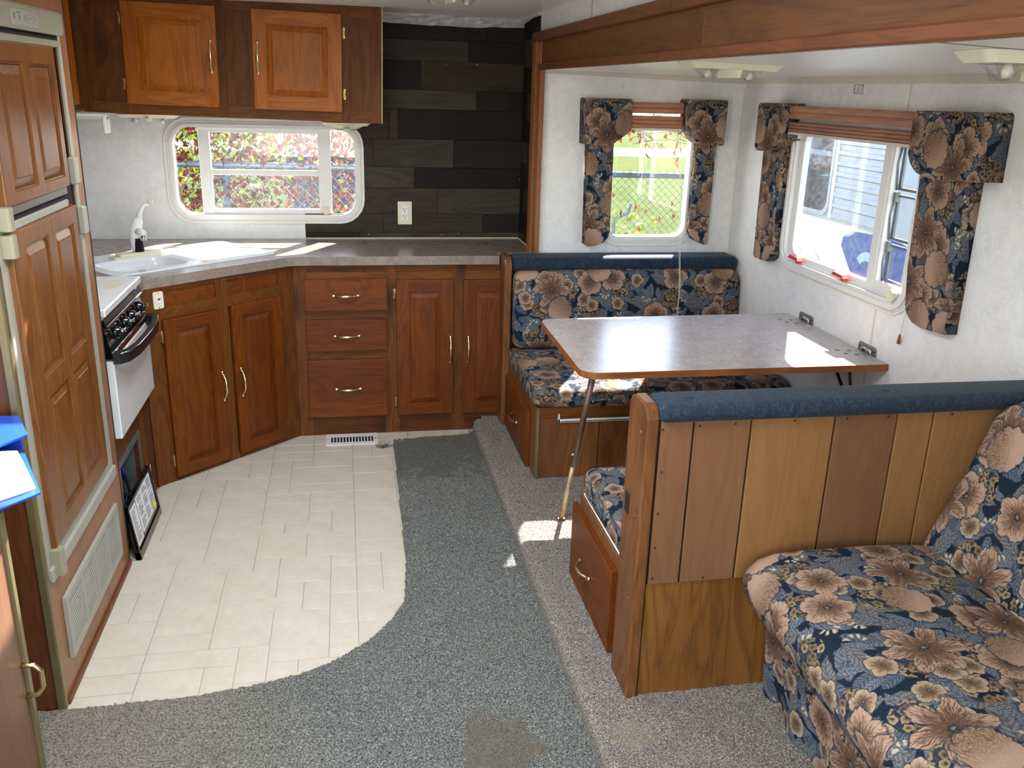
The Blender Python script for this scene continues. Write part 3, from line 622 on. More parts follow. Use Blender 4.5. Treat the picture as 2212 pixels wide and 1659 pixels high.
# --- carpets with a displaced pile
def pile(name, x0, x1, y0, y1, step, inside, zf, mat, amp=.004, seed=1):
    nx = int((x1-x0)/step)+1; ny = int((y1-y0)/step)+1
    xs = np.linspace(x0, x1, nx); ys = np.linspace(y0, y1, ny); X, Y = np.meshgrid(xs, ys, indexing='ij')
    X, Y, ok = inside(X, Y)
    Z = zf(X, Y)+(grid_noise(X*170+9, Y*170+5, seed)-.5)*amp*1.4+(grid_noise(X*390, Y*390, seed+1)-.5)*amp+(grid_noise(X*14+3, Y*14, seed+2)-.5)*amp*.8
    V = np.stack([X, Y, Z], -1).reshape(-1, 3)
    I = np.arange(nx*ny).reshape(nx, ny); q = np.stack([I[:-1, :-1], I[1:, :-1], I[1:, 1:], I[:-1, 1:]], -1).reshape(-1, 4)
    okq = ok[:-1, :-1] & ok[1:, :-1] & ok[1:, 1:] & ok[:-1, 1:]; q = q[okq.reshape(-1)]
    used = np.zeros(len(V), bool); used[q.reshape(-1)] = True; remap = np.cumsum(used)-1; V = V[used]; q = remap[q]
    me = bpy.data.meshes.new(name); me.vertices.add(len(V)); me.vertices.foreach_set('co', V.reshape(-1).astype(np.float32))
    me.loops.add(q.size); me.loops.foreach_set('vertex_index', q.reshape(-1).astype(np.int32)); me.polygons.add(len(q))
    me.polygons.foreach_set('loop_start', (np.arange(len(q))*4).astype(np.int32)); me.update(calc_edges=True); me.validate()
    me.polygons.foreach_set('use_smooth', np.ones(len(me.polygons), bool)); me.materials.append(mat)
    o = bpy.data.objects.new(name, me); COL.objects.link(o); return o
ey = np.array([2.0, 2.262, 2.269, 2.292, 2.327, 2.381, 2.464, 2.583, 2.69, 2.94, 3.28, 3.63, 4.25][1:]); ex = np.array([-.80, -.496, -.318, -.187, -.078, .022, .109, .158, .179, .185, .191, .200])
def green_in(X, Y):
    X = X.copy(); Y = Y.copy()
    lim = np.interp(Y, ey, ex); jag = (grid_noise(X*60, Y*60, 8)-.5)*.004
    lowy = np.interp(X, ex, ey)
    ok = ((Y < lowy+jag) | (X > .2)) & (X > -1.6)
    ok &= Y < 4.176+(X-.2)*.09+jag*2
    return X, Y, ok
gc = pile('green_carpet', -1.45, .645, 1.15, 4.24, .0048, green_in, lambda X, Y: .006+0*X, M['green_carpet'], .004)
tag(gc, 'worn green-grey shag carpet beside the pale vinyl floor, brown stain in front', 'carpet')
gc2 = MB().box(-1.45, .645, -2.7, 1.155, -.003, .007).build('green_carpet', M['green_carpet'], gc)
gc2['kind'] = 'stuff'
# --- raised beige carpet of the slide-out: flat top that rolls over a lip at X = .615
def beige_in(X, Y):
    # parameter X in [.50, 1.96]: below .60 the sheet turns down the riser
    s = X.copy(); r = .028; ztop = ZS; xe = .612
    ang = np.clip((xe+r-s)/r, 0, PI/2); Xn = np.where(s > xe+r, s, xe+r-r*np.sin(ang)); 
    drop = np.maximum(0, (xe+r-s)-r*PI/2); beige_in.z = ztop-(r-r*np.cos(ang))-drop
    ok = (Y > .45) & (beige_in.z > -.004) & ~((Xn < .66) & (Y > 4.255-.0*X))
    ok &= ~(((.66-Xn)**2+(Y-4.215)**2 > .045**2) & (Xn < .66) & (Y > 4.215))
    return Xn, Y, ok
bc = pile('beige_carpet', .50, 1.96, .5, 4.33, .0065, beige_in, lambda X, Y: beige_in.z, M['beige_carpet'], .004, 5)
tag(bc, 'beige carpet wrapped over the raised step under the dinette', 'carpet')
struct('floor_slideout', MB().box(.648, 2.0, .45, 4.37, -.06, ZS-.006), M['dark'], 'raised floor box of the slide-out')
# loose carpet threads
for nm, lab, c, n_ in (('carpet_thread', 'frayed grey carpet threads by the corner of the floor vent', (.155, 4.10), 26), ('carpet_thread', 'frayed carpet threads at the end of the raised step', (.625, 4.215), 34)):
    m_ = MB(); rr = random.Random(n_)
    for k in range(n_):
        a = rr.random()*6.28; L = .012+.03*rr.random(); p = Vector((c[0]+rr.uniform(-.02, .02), c[1]+rr.uniform(-.022, .022), .004)); pts = [p]
        for q in range(4): a += rr.uniform(-.8, .8); pts.append(pts[-1]+Vector((math.cos(a)*L/4, math.sin(a)*L/4, rr.uniform(-.001, .006))))
        m_.tube([(q.x, q.y, max(q.z, .003)) for q in pts], .0014, 4)
    tag(m_.build(nm, M['green_carpet']), lab, 'threads')

# walls -----------------------------------------------------------------
def wall_hole(mb, axis, a0, a1, z0, z1, h0, h1, d0, d1, hole):
    """wall slab with a rounded window opening. axis Y: a = x"""
    outer = [(a0, z0), (a1, z0), (a1, z1), (a0, z1)]; mb.prism(outer, d0, d1, axis, holes=[list(reversed(hole))]); return mb
HB = rrect(-.835, .062, 1.035, 1.472, .085, 6)      # kitchen window opening (x,z)
HF = rrect(1.295, 1.70, .995, 1.60, .06, 6)         # slide-out end window
HR = rrect(2.80, 3.705, 1.00, 1.58, .07, 6)         # slide-out side window (y,z)
wb = struct('wall_back', wall_hole(MB(), 'Y', -1.5, .96, -.06, 2.1, 0, 0, YB, YB+.04, HB), M['wall'], 'marbled white kitchen end wall')
struct('wall_left', MB().box(-1.5, -1.46, -1.3+1.15, YB, -.06, 2.1), M['wall'])
mb = MB().box(-1.5, -1.46, -2.72, -1.1, -.06, 2.1).box(-1.5, -1.46, -1.1, -.15, 2.0, 2.1); struct('wall_left_rear', mb, M['wall'])  # gap left open for the added fill lamp on this side
mb = MB().box(-1.5, .96, -2.72, -2.68, -.06, .78).box(-1.5, .96, -2.72, -2.68, 1.93, 2.1).box(-1.5, -1.1, -2.72, -2.68, .78, 1.93).box(.8, .96, -2.72, -2.68, .78, 1.93)  # opening made up to let in the rear fill lamp
struct('wall_rear', mb, M['wall'])
mb = MB().box(.93, .96, -2.68, -1.7, -.06, 2.1).box(.93, .96, 0, .5, -.06, 2.1).box(.93, .96, -1.7, 0, -.06, .9).box(.93, .96, -1.7, 0, 1.8, 2.1)  # opening made up to let in the side fill lamp
struct('wall_right_rear', mb, M['wall'])
struct('wall_right_kitchen', MB().box(.937, .96, 4.385, YB, -.06, 2.1), M['wall'])
wa = struct('wall_right_header', MB().box(.931, .945, .5, 4.386, 1.79, 2.1), M['wall'], 'strip of marbled white wall above the slide-out beam')
struct('seam', MB().box(.928, .93, 3.472, 3.475, 1.94, 2.04), M['alu'], parent=wa)
struct('wall_slideout_end', wall_hole(MB(), 'Y', .93, 1.997, ZS, 1.85, 0, 0, YW, YW+.04, HF), M['wall'], 'marbled white end wall of the slide-out')
wr = struct('wall_slideout_side', wall_hole(MB(), 'X', .5, YW, ZS, 1.85, 0, 0, XR, XR+.04, HR), M['wall'], 'marbled white side wall of the slide-out')
for z0, z1 in ((.07, .955), (1.60, 1.75)): struct('seam', MB().box(XR-.0025, XR, 2.958, 2.968, z0, z1, .001), M['trimw'], parent=wr)
struct('wall_slideout_near', MB().box(.93, 1.997, .46, .5, ZS-.1, 1.85), M['wall'])
mb = MB(); mb.prism([(-1.5, -2.72), (.935, -2.72), (.935, YB+.04), (-1.5, YB+.04)], 2.032, 2.1, 'Z', holes=[[(-.36, 1.24), (-.36, 1.86), (.26, 1.86), (.26, 1.24)], [(-.31, 2.96), (-.31, 3.34), (.07, 3.34), (.07, 2.96)]]); struct('ceiling', mb, M['ceil'], 'pale textured trailer ceiling')  # two holes cut for the added overhead fill lamps
mb = MB(); mb.prism([(.931, 1.781), (1.99, 1.772), (1.99, 1.86), (.931, 1.86)], .46, YW+.04, 'Y'); cs = struct('ceiling_slideout', mb, M['ceil'], 'pale sloping ceiling of the slide-out')
struct('seam', MB().add([(.94, 1.375, 1.7815), (1.96, 1.70, 1.7735), (1.96, 1.704, 1.7735), (.94, 1.379, 1.7815), (.94, 1.375, 1.7795), (1.96, 1.70, 1.771), (1.96, 1.704, 1.771), (.94, 1.379, 1.7795)], [(0, 1, 2, 3), (7, 6, 5, 4), (0, 4, 5, 1), (3, 2, 6, 7)]), M['alu'], parent=cs)
# cove strips and corner bead in the slide-out
mb = MB().prism([(XR, 1.775), (XR, 1.747), (XR-.006, 1.749), (XR-.022, 1.773)], .5, YW, 'Y'); struct('trim_1', mb, M['trimw'], 'cream cove strip between side wall and slide-out ceiling')
mb = MB().add([(.94, YW, 1.765), (XR, YW, 1.745), (XR, YW, 1.775), (.94, YW, 1.785), (.94, YW-.02, 1.782), (XR, YW-.02, 1.773), (.94, YW-.006, 1.767), (XR, YW-.006, 1.747)], [(6, 7, 5, 4), (0, 1, 7, 6), (0, 3, 2, 1), (0, 6, 4, 3), (1, 2, 5, 7), (3, 4, 5, 2)])
struct('trim_2', mb, M['trimw'], 'cream cove strip over the slide-out end wall')
struct('trim_3', MB().box(XR-.006, XR, YW-.006, YW, .9, 1.73, .002), M['sealed'], 'cream bead in the slide-out corner')
struct('trim_4', MB().box(.915, .93, 4.37, YB, 2.02, 2.034, .003).box(-1.46, .93, YB-.012, YB, 2.022, 2.034, .003), M['trimw'], 'cream bead under the kitchen ceiling')

# charred planks on the kitchen end wall and its return -------------------
MB().box(.095, .936, YB-.0015, YB, .9155, 2.02).box(-.206, .094, YB-.0015, YB, .9155, .999).parts('plank_backing', M['dark'], wb)
rows = [2.02, 1.914, 1.813, 1.674, 1.579, 1.43, 1.286, 1.180, 1.044, .946, .9155]
joints = [[.742], [.644], [.401], [.69, .864], [.236, .283], [.155, .572], [.365], [.487], [.199, .358, .733], [.073]]
xl = [.18, .18, .18, .18, .07, .09, .09, .07, -.207, -.207]
cols = 'dark grey black brown black grey brown dark grey brown black grey dark brown grey black dark brown'.split(); rr = random.Random(11)
PLK = [[0, 0], [1, 3], [3, 2], [1, 0, 3], [2, 2, 3], [2, 1, 0], [1, 3], [2, 1], [2, 1, 2, 0], [0, 1]]
def plank_obj(x0, x1, z0, z1, axis, par, mi):
    m_ = MB(); t = rr.uniform(.0045, .007); g = .0004
    if axis == 'Y': m_.box(x0+g, x1-g, YB-t, YB, z0+g, z1-g, .0012)
    else: m_.box(.937-t*.6, .937, x0+g, x1-g, z0+g, z1-g, .0012)
    o = m_.build('plank', M['plank'][mi], par)
    return o
for i in range(10):
    xs = [xl[i]]+joints[i]+[.935]
    for a, b in zip(xs, xs[1:]):
        zt = rows[i]; zb = rows[i+1]
        if b <= .11 and i == 4: continue
        plank_obj(a, b, zb, zt, 'Y', wb, PLK[i][xs.index(a)])
wkr = [o for o in COL.objects if o.name.startswith('wall_right_kitchen')][0]
part(MB().box(.9355, .937, 4.388, YB, .9155, 2.03), 'plank_backing', M['dark'], wkr)
zz = 2.03; k = 0
while zz > .92:
    h = rr.uniform(.09, .14); z0 = max(.9155, zz-h); cut = rr.uniform(4.5, 4.7)
    for a, b in ((4.39, cut), (cut, YB-.004)): plank_obj(a, b, z0, zz, 'X', wkr, [0, 3, 2, 1, 3, 0, 2, 3][k % 8]); k += 1
    zz = z0
# brass nail heads
for (x, z) in ((.60, 2.0), (.53, 1.80), (.69, 1.805), (.93, 1.23), (.12, .935), (.51, .935), (.60, .94)):
    m_ = MB(); m_.lathe([(.0035, 0), (.0035, .001), (.002, .0022)], 10, Matrix.Translation((x, YB-.0085, z)) @ Matrix.Rotation(PI/2, 4, 'X')); part(m_, 'nail', M['brass'], wb, 'small brass nail head')
# milky plastic sheet bunched under the ceiling
def sheet(name, x0, x1, y, z0, z1, seed):
    nx, nz = 60, 9; vs = []; fs = []; rr_ = np.random.RandomState(seed)
    for i in range(nx+1):
        for j in range(nz+1):
            u = i/nx; t = j/nz; droop = .012*math.sin(u*PI)+.010*grid_noise(np.array([u*9]), np.array([1.3]), seed)[0]
            fold = (grid_noise(np.array([u*26+t*3]), np.array([t*3]), seed)[0]-.3)*.02
            vs.append((x0+(x1-x0)*u, y-.012-fold-.012*t, z1-(z1-z0)*t-droop*t))
    for i in range(nx):
        for j in range(nz): a = i*(nz+1)+j; fs.append((a, a+nz+1, a+nz+2, a+1))
    m_ = MB().add(vs, fs, smooth=True); return m_
o = sheet('s', .195, .93, YB, 1.995, 2.03, 4).build('plastic_sheet', M['plastic_sheet']); tag(o, 'crumpled milky plastic sheet tucked under the ceiling above the dark planks', 'plastic sheet')
m_ = MB()
vs = []; fs = []
for i in range(21):
    for j in range(5):
        u = i/20; t = j/4; vs.append((.935-.008-.01*t-.01*grid_noise(np.array([u*9+t]), np.array([t*2]), 3)[0], 4.40+.37*u, 2.03-(.012+.022*u)*t))
for i in range(20):
    for j in range(4): a = i*5+j; fs.append((a, a+1, a+6, a+5))
m_.add(vs, fs, smooth=True); m_.build('plastic_sheet_end', M['plastic_sheet'], o)

# caulk lines at the back of the worktop
struct('trim_5', MB().box(-.205, .935, YB-.012, YB-.006, .914, .919, .001), M['sealed'], 'cream caulk line behind the worktop')
struct('trim_6', MB().box(.926, .932, 4.36, YB-.01, .914, .919, .001), M['sealed'], 'cream caulk line at the worktop end')
# slide-out surround: beam fascia and post ---------------------------------
tr = thing('trim_7', 'brown wood-grain beam across the slide-out opening', 'beam', (XW, 2.4, 1.78), kind='structure')
struct('fascia_board', MB().box(.918, .93, 2.318, 4.285, 1.80, 1.91), M['beam'], parent=tr)
struct('fascia_board', MB().box(.917, .93, .5, 2.316, 1.80, 1.91), M['beam'], parent=tr)
struct('lower_strip', MB().box(.906, .932, 2.60, 4.30, 1.778, 1.806, .004), M['beamred'], parent=tr); struct('lower_strip', MB().box(.906, .932, .5, 2.599, 1.778, 1.806, .004), M['beamred'], parent=tr)
struct('upper_strip', MB().box(.898, .93, 2.55, 4.425, 1.905, 1.945, .004), M['beamred'], parent=tr); struct('upper_strip', MB().box(.898, .93, .5, 2.549, 1.905, 1.945, .004), M['beamred'], parent=tr)
struct('joint_strip', MB().box(.9155, .93, 2.311, 2.321, 1.806, 1.905, .001), M['beamred'], parent=tr)
tr = thing('trim_8', 'brown wood-grain post at the far end of the slide-out opening', 'post', (XW, 4.34, .0), kind='structure')
struct('inner_strip', MB().box(.914, .937, 4.286, 4.345, .0, 1.80, .003), M['postw'], parent=tr)
struct('outer_strip', MB().box(.902, .937, 4.352, 4.425, .0, 1.906, .003), M['postw'], parent=tr)

# ------------------------------------------------------------------ windows
def ring(mb, axis, outer, inner, d0, d1): mb.prism(outer, d0, d1, axis, holes=[list(reversed(inner))]); return mb
def off(x0, x1, z0, z1, r, e): return rrect(x0-e, x1+e, z0-e, z1+e, r+e, 6)
def screws(root, pts, Mrot):
    me = mesh_only(MB().lathe([(.0045, 0), (.0045, .0012), (.003, .003), (.001, .0035)], 10, Mrot), 'screw', M['wframe'])
    for p in pts: place(me, 'screw', root, Matrix.Translation(p))
# window_1 kitchen
w1 = thing('window_1', 'wide kitchen window with three panes and rounded white frame', 'window', (-.39, YB, 1.03), kind='structure')
g = (-.835, .062, 1.035, 1.472, .085)
mb = MB(); ring(mb, 'Y', off(*g, .042), off(*g, .012), YB-.012, YB); ring(mb, 'Y', off(*g, .013), off(*g, -.004), YB-.02, YB+.035); part(mb, 'window_frame', M['wframe'], w1)
mb = MB(); ring(mb, 'Y', off(*g, .030), off(*g, .024), YB-.0135, YB-.011); part(mb, 'screw_strip', M['trimw'], w1)
mb = MB().box(-.712, -.658, YB-.004, YB+.03, 1.03, 1.478, .003).box(-.127, -.064, YB-.004, YB+.03, 1.03, 1.478, .003); part(mb, 'mullion_pair', M['wframe'], w1)
mb = MB().box(-.66, -.125, YB-.002, YB+.026, 1.445, 1.478, .003).box(-.66, -.125, YB-.002, YB+.026, 1.03, 1.066, .003).box(-.66, -.125, YB+.0, YB+.024, 1.236, 1.262, .003); part(mb, 'sash', M['wframe'], w1)
for a, b in ((-.84, -.705), (-.67, -.12), (-.07, .07)): part(MB().box(a, b, YB+.026, YB+.029, 1.03, 1.478), 'pane', M['glass'] if b != -.12 else M['glass_s'], w1)
fr = [(-.80+i*.118, YB-.0135, 1.499) for i in range(8)]+[(-.78+i*.116, YB-.0135, 1.008) for i in range(8)]+[(-.862, YB-.0135, 1.12+i*.09) for i in range(4)]+[(.089, YB-.0135, 1.12+i*.09) for i in range(4)]
screws(w1, fr, Matrix.Rotation(PI/2, 4, 'X'))
def knob_mesh(r=.022):
    m_ = MB(); n = 48; prof = []
    for (sc, z) in ((.55, 0), (.55, .008), (1, .012), (1, .022), (.55, .026), (.5, .022), (.2, .022)):
        for k in range(n): t = 2*PI*k/n; q = r*sc*(1+(.09*math.cos(7*t) if sc == 1 else 0)); prof.append((q*math.cos(t), q*math.sin(t), z))
    fs = [(i*n+k, i*n+(k+1) % n, (i+1)*n+(k+1) % n, (i+1)*n+k) for i in range(6) for k in range(n)]+[tuple(6*n+k for k in range(n))]
    m_.add(prof, fs, smooth=True); return m_
KNOB = mesh_only(knob_mesh(), 'crank_knob', M['cream'])
place(KNOB, 'crank_knob', w1, Matrix.Translation((-.097, YB-.005, 1.062)) @ Matrix.Rotation(PI/2, 4, 'X'))
# window_2 slide-out end
w2 = thing('window_2', 'tall slide-out end window between two floral panels', 'window', (1.49, YW, .99), kind='structure')
g = (1.295, 1.70, .995, 1.60, .06)
mb = MB(); ring(mb, 'Y', off(*g, .042), off(*g, .012), YW-.012, YW); ring(mb, 'Y', off(*g, .013), off(*g, -.004), YW-.02, YW+.035); part(mb, 'window_frame', M['wframe'], w2)
mb = MB(); ring(mb, 'Y', off(*g, .030), off(*g, .024), YW-.0135, YW-.011); part(mb, 'screw_strip', M['trimw'], w2)
part(MB().box(1.29, 1.705, YW+.026, YW+.029, .99, 1.605), 'pane', M['glass'], w2)
screws(w2, [(1.30+i*.1, YW-.0135, .968) for i in range(5)], Matrix.Rotation(PI/2, 4, 'X'))
# window_3 slide-out side
w3 = thing('window_3', 'wide slide-out side window with fixed pane and three louvres', 'window', (XR, 3.25, 1.0), kind='structure')
g = (2.80, 3.705, 1.00, 1.58, .07)
mb = MB(); ring(mb, 'X', off(*g, .055), off(*g, .035), XR-.012, XR); ring(mb, 'X', off(*g, .036), off(*g, .018), XR-.022, XR); ring(mb, 'X', off(*g, .019), off(*g, .002), XR-.016, XR+.02); part(mb, 'window_frame', M['wframe'], w3)
mb = MB(); ring(mb, 'X', off(*g, .047), off(*g, .041), XR-.0135, XR-.011); part(mb, 'screw_strip', M['trimw'], w3)
mb = MB(); ring(mb, 'X', rrect(3.045, 3.70, 1.005, 1.575, [.004, .06, .06, .004], 6), rrect(3.062, 3.665, 1.028, 1.55, [.004, .05, .05, .004], 6), XR+.002, XR+.03); part(mb, 'fixed_sash', M['wframe'], w3)
mb = MB().box(XR-.004, XR+.034, 3.006, 3.05, 1.0, 1.58, .003); part(mb, 'mullion', M['wframe'], w3)
mb = MB(); ring(mb, 'X', rrect(2.80, 3.012, 1.0, 1.58, .004, 2), rrect(2.835, 2.992, 1.045, 1.56, .004, 2), XR-.002, XR+.022); part(mb, 'louvre_frame', M['wframe'], w3)
for i, (za, zb) in enumerate(((1.045, 1.185), (1.20, 1.365), (1.38, 1.56))):
    m_ = MB(); ring(m_, 'X', rrect(2.838, 2.988, za, zb, .003, 2), rrect(2.846, 2.972, za+.010, zb-.008, .003, 2), XR+.026, XR+.034); part(m_, 'louvre_frame', M['steel'], w3)
    part(MB().box(XR+.029, XR+.031, 2.84, 2.985, za+.004, zb-.004), 'pane', M['glass_s'], w3)
    m_ = MB().box(XR+.012, XR+.03, 2.968, 2.99, zb-.03, zb+.008, .003).tube([(XR+.02, 2.985, za), (XR+.014, 2.99, (za+zb)/2), (XR+.02, 2.982, zb)], .004, 6); part(m_, 'louvre_arm', M['steel'], w3)
part(MB().box(XR+.022, XR+.025, 3.05, 3.70, 1.01, 1.57), 'pane', M['glass_h'], w3)
screws(w3, [(XR-.0135, 2.85+i*.115, .957) for i in range(8)]+[(XR-.0135, 3.748, 1.07+i*.1) for i in range(5)], Matrix.Rotation(-PI/2, 4, 'Y'))
place(KNOB, 'crank_knob', w3, Matrix.Translation((XR-.012, 2.842, 1.018)) @ Matrix.Rotation(-PI/2, 4, 'Y'))
for y in (3.585, 3.21):
    m_ = MB().prism([(y-.05, 1.012), (y+.05, 1.016), (y+.035, 1.030), (y-.03, 1.026)], XR-.03, XR-.004, 'X').box(XR-.035, XR-.01, y-.05, y-.03, 1.004, 1.018, .002)
    part(m_, 'latch', M['red'], w3, 'red plastic window latch')
part(MB().tube([(XR-.034, 3.775, 1.20), (XR-.03, 3.775, 1.56)], .004, 6), 'blind_wand', M['cream'], w3)
# exit sign (flat decal on the wall)
sg = MB().box(XR-.0012, XR, 3.262, 3.335, 1.705, 1.748).build('exit_sign', M['paper']); tag(sg, 'small white EXIT sticker with red print under the ceiling strip', 'sign')
m_ = MB(); yL, yR, zb, zt = 3.332, 3.265, 1.709, 1.744; e = .0018
for (a, b, c, d) in ((yR, yL, zb, zb+e), (yR, yL, zt-e, zt), (yR, yR+e, zb, zt), (yL-e, yL, zb, zt)): m_.box(XR-.0016, XR-.0010, a, b, c, d)
h0, h1 = 1.714, 1.739; lw = .0026
def bar(p, q):
    (ya, za), (yb, zb_) = p, q; d = Vector((0, yb-ya, zb_-za)).normalized(); n = Vector((0, -d.z, d.y))*lw/2
    A = Vector((XR-.0016, ya, za)); B = Vector((XR-.0016, yb, zb_)); m_.add([A-n, B-n, B+n, A+n], [(0, 1, 2, 3)])
y = 3.327  # E X I T, read from left (far, larger y) to right (nearer, smaller y)
bar((y, h0), (y, h1)); bar((y, h1), (y-.009, h1)); bar((y, (h0+h1)/2), (y-.007, (h0+h1)/2)); bar((y, h0), (y-.009, h0))
bar((y-.018, h0), (y-.030, h1)); bar((y-.030, h0), (y-.018, h1)); bar((y-.039, h0), (y-.039, h1)); bar((y-.052, h0), (y-.052, h1)); bar((y-.046, h1), (y-.059, h1))
part(m_, 'lettering', M['redlab'], sg, 'red EXIT letters and border')

# ================================================================== KITCHEN CABINETS
YF = 4.288     # face-frame plane of the straight base cabinet
dc = thing('base_cabinet', 'long brown base cabinet with three drawers and two tall doors under the worktop', 'cabinet', (.3, YF, 0))
part(MB().box(-.24, .92, YF+.02, YB-.01, 0, .872), 'carcass', M['dark'], dc)
xs0, xs1 = -.252, .80
mb = MB().box(xs0, -.19, YF, YF+.02, 0, .872).box(.175, .245, YF, YF+.02, 0, .872).box(.505, .575, YF, YF+.02, 0, .872).box(.76, .92, YF, YF+.02, 0, .872)
mb.parts('face_stile', M['frame'], dc)
mb = MB().box(-.19, .92, YF+.0006, YF+.02, .79, .835).box(-.19, .92, YF+.0006, YF+.02, .858, .872).box(-.19, .175, YF+.0006, YF+.02, .60, .648).box(-.19, .175, YF+.0006, YF+.02, .396, .445).box(-.19, .92, YF+.0006, YF+.02, 0, .105)
mb.parts('face_rail', M['framex'], dc)
mb = MB().box(-.19, .082, YF+.008, YF+.02, .835, .858).box(.085, .92, YF+.008, YF+.02, .835, .858); mb.parts('rail_panel', M['framex'], dc)
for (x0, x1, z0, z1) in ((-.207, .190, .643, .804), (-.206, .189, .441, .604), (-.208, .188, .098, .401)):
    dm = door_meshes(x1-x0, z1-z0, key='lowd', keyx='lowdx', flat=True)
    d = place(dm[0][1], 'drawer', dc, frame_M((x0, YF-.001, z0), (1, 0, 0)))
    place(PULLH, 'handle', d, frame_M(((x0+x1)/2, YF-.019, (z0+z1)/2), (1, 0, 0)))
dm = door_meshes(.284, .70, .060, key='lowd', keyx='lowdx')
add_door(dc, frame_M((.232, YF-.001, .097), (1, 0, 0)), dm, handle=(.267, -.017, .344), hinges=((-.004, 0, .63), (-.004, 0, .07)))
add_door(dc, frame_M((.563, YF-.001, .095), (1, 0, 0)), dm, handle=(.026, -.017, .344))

# diagonal sink cabinet
A0 = Vector((-.836, 3.745, 0)); A1 = Vector((-.252, YF+.004, 0)); dv = (A1-A0).normalized(); nv = Vector((dv.y, -dv.x, 0)); LD = (A1-A0).length
sc = thing('sink_cabinet', 'corner base cabinet set at an angle under the sink, two doors with brass pulls', 'cabinet', tuple((A0+A1)/2))
Ms = frame_M(tuple(A0), tuple(dv))
mb = MB(); mb.prism([(-.836, 3.77), (-.27, 4.31), (-.27, 4.78), (-1.44, 4.78), (-1.44, 3.77)], 0, .70); part(mb, 'carcass', M['dark'], sc)
mb = MB(); S0 = LD
for (a, b) in ((0, .095), (LD-.435, LD-.375), (LD-.09, LD)): mb.box(a, b, 0, .02, 0, .872, M_=Ms)
mb.parts('face_stile', M['frame'], sc)
mb = MB().box(.09, LD-.06, .0006, .02, .735, .785, M_=Ms).box(.09, LD-.06, .0006, .02, .852, .872, M_=Ms).box(.09, LD-.06, .0006, .02, 0, .03, M_=Ms); mb.parts('face_rail', M['framex'], sc)
mb = MB().box(.09, LD-.285, .007, .02, .78, .856, M_=Ms).box(LD-.277, LD-.09, .007, .02, .78, .856, M_=Ms); mb.parts('false_drawer_panel', M['lowdx'], sc)
part(MB().box(LD-.285, LD-.277, .004, .02, .78, .856, M_=Ms), 'divider', M['frame'], sc)
wdoor = .278
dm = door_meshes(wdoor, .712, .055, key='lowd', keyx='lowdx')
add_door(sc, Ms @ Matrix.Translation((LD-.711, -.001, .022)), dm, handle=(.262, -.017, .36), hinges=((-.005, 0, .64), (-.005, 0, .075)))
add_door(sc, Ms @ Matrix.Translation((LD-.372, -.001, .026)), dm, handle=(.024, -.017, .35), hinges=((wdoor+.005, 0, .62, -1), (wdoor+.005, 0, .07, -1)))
# pump switch plate
sw = thing('switch_plate', 'cream switch plate on the corner cabinet left of the false drawer', 'switch', tuple(A0+dv*.09+Vector((0, 0, .80))))
Mw = Ms @ Matrix.Translation((.085, -.001, .82))
part(MB().prism(rrect(-.023, .023, -.036, .036, .008), -.004, .004, 'Y', M_=Mw), 'plate', M['cream'], sw)
part(MB().box(-.009, .009, -.008, -.003, -.012, .012, .001, M_=Mw), 'rocker', M['white'], sw)
part(MB().box(-.006, .006, -.0088, -.0075, .001, .010, M_=Mw), 'rocker_mark', M['redlab'], sw, 'red mark on the rocker')
mb = MB()
for z in (-.03, .03): mb.lathe([(.003, 0), (.0025, .0015)], 8, Mw @ Matrix.Translation((0, -.004, z)) @ Matrix.Rotation(PI/2, 4, 'X'))
mb.parts('screw', M['alu'], sw)

# worktop with sink cut-outs
ct = thing('worktop', 'taupe mottled laminate worktop running round the kitchen corner', 'worktop', (-.3, 4.5, .872))
K = Vector((-.257, 4.262)); Q = Vector((-.816, 3.769)); du = (Q-K).normalized()
cf = [(K.x+.06, K.y), (K.x+.02, K.y-.004), (K.x-.015*1, K.y-.018), (K.x+du.x*.07, K.y+du.y*.07)]
SA = Vector((-.322, 4.349)); su = Vector((-.75, -.662)); sn = Vector((-.662, .75))
def sk(u, n): p = SA+su*u+sn*n; return (p.x, p.y)
def skr(u0, u1, n0, n1, r): return [sk(u, n) for u, n in rrect(u0, u1, n0, n1, r, 5)]
hole = skr(.015, .80, .015, .445, .03)
outer = [(.738, 4.262), (.738, 4.345), (.925, 4.345), (.925, 4.79), (-1.455, 4.79), (-1.455, 3.70), (-.86, 3.70), (-.822, 3.735), (Q.x, Q.y)]+[cf[3], cf[2], cf[1], cf[0]]
def area2(p): return sum(p[i][0]*p[(i+1) % len(p)][1]-p[(i+1) % len(p)][0]*p[i][1] for i in range(len(p)))
if area2(outer) < 0: outer = outer[::-1]
if area2(hole) > 0: hole = hole[::-1]
part(MB().prism(outer, .872, .914, 'Z', holes=[hole]), 'slab', M['counter'], ct)
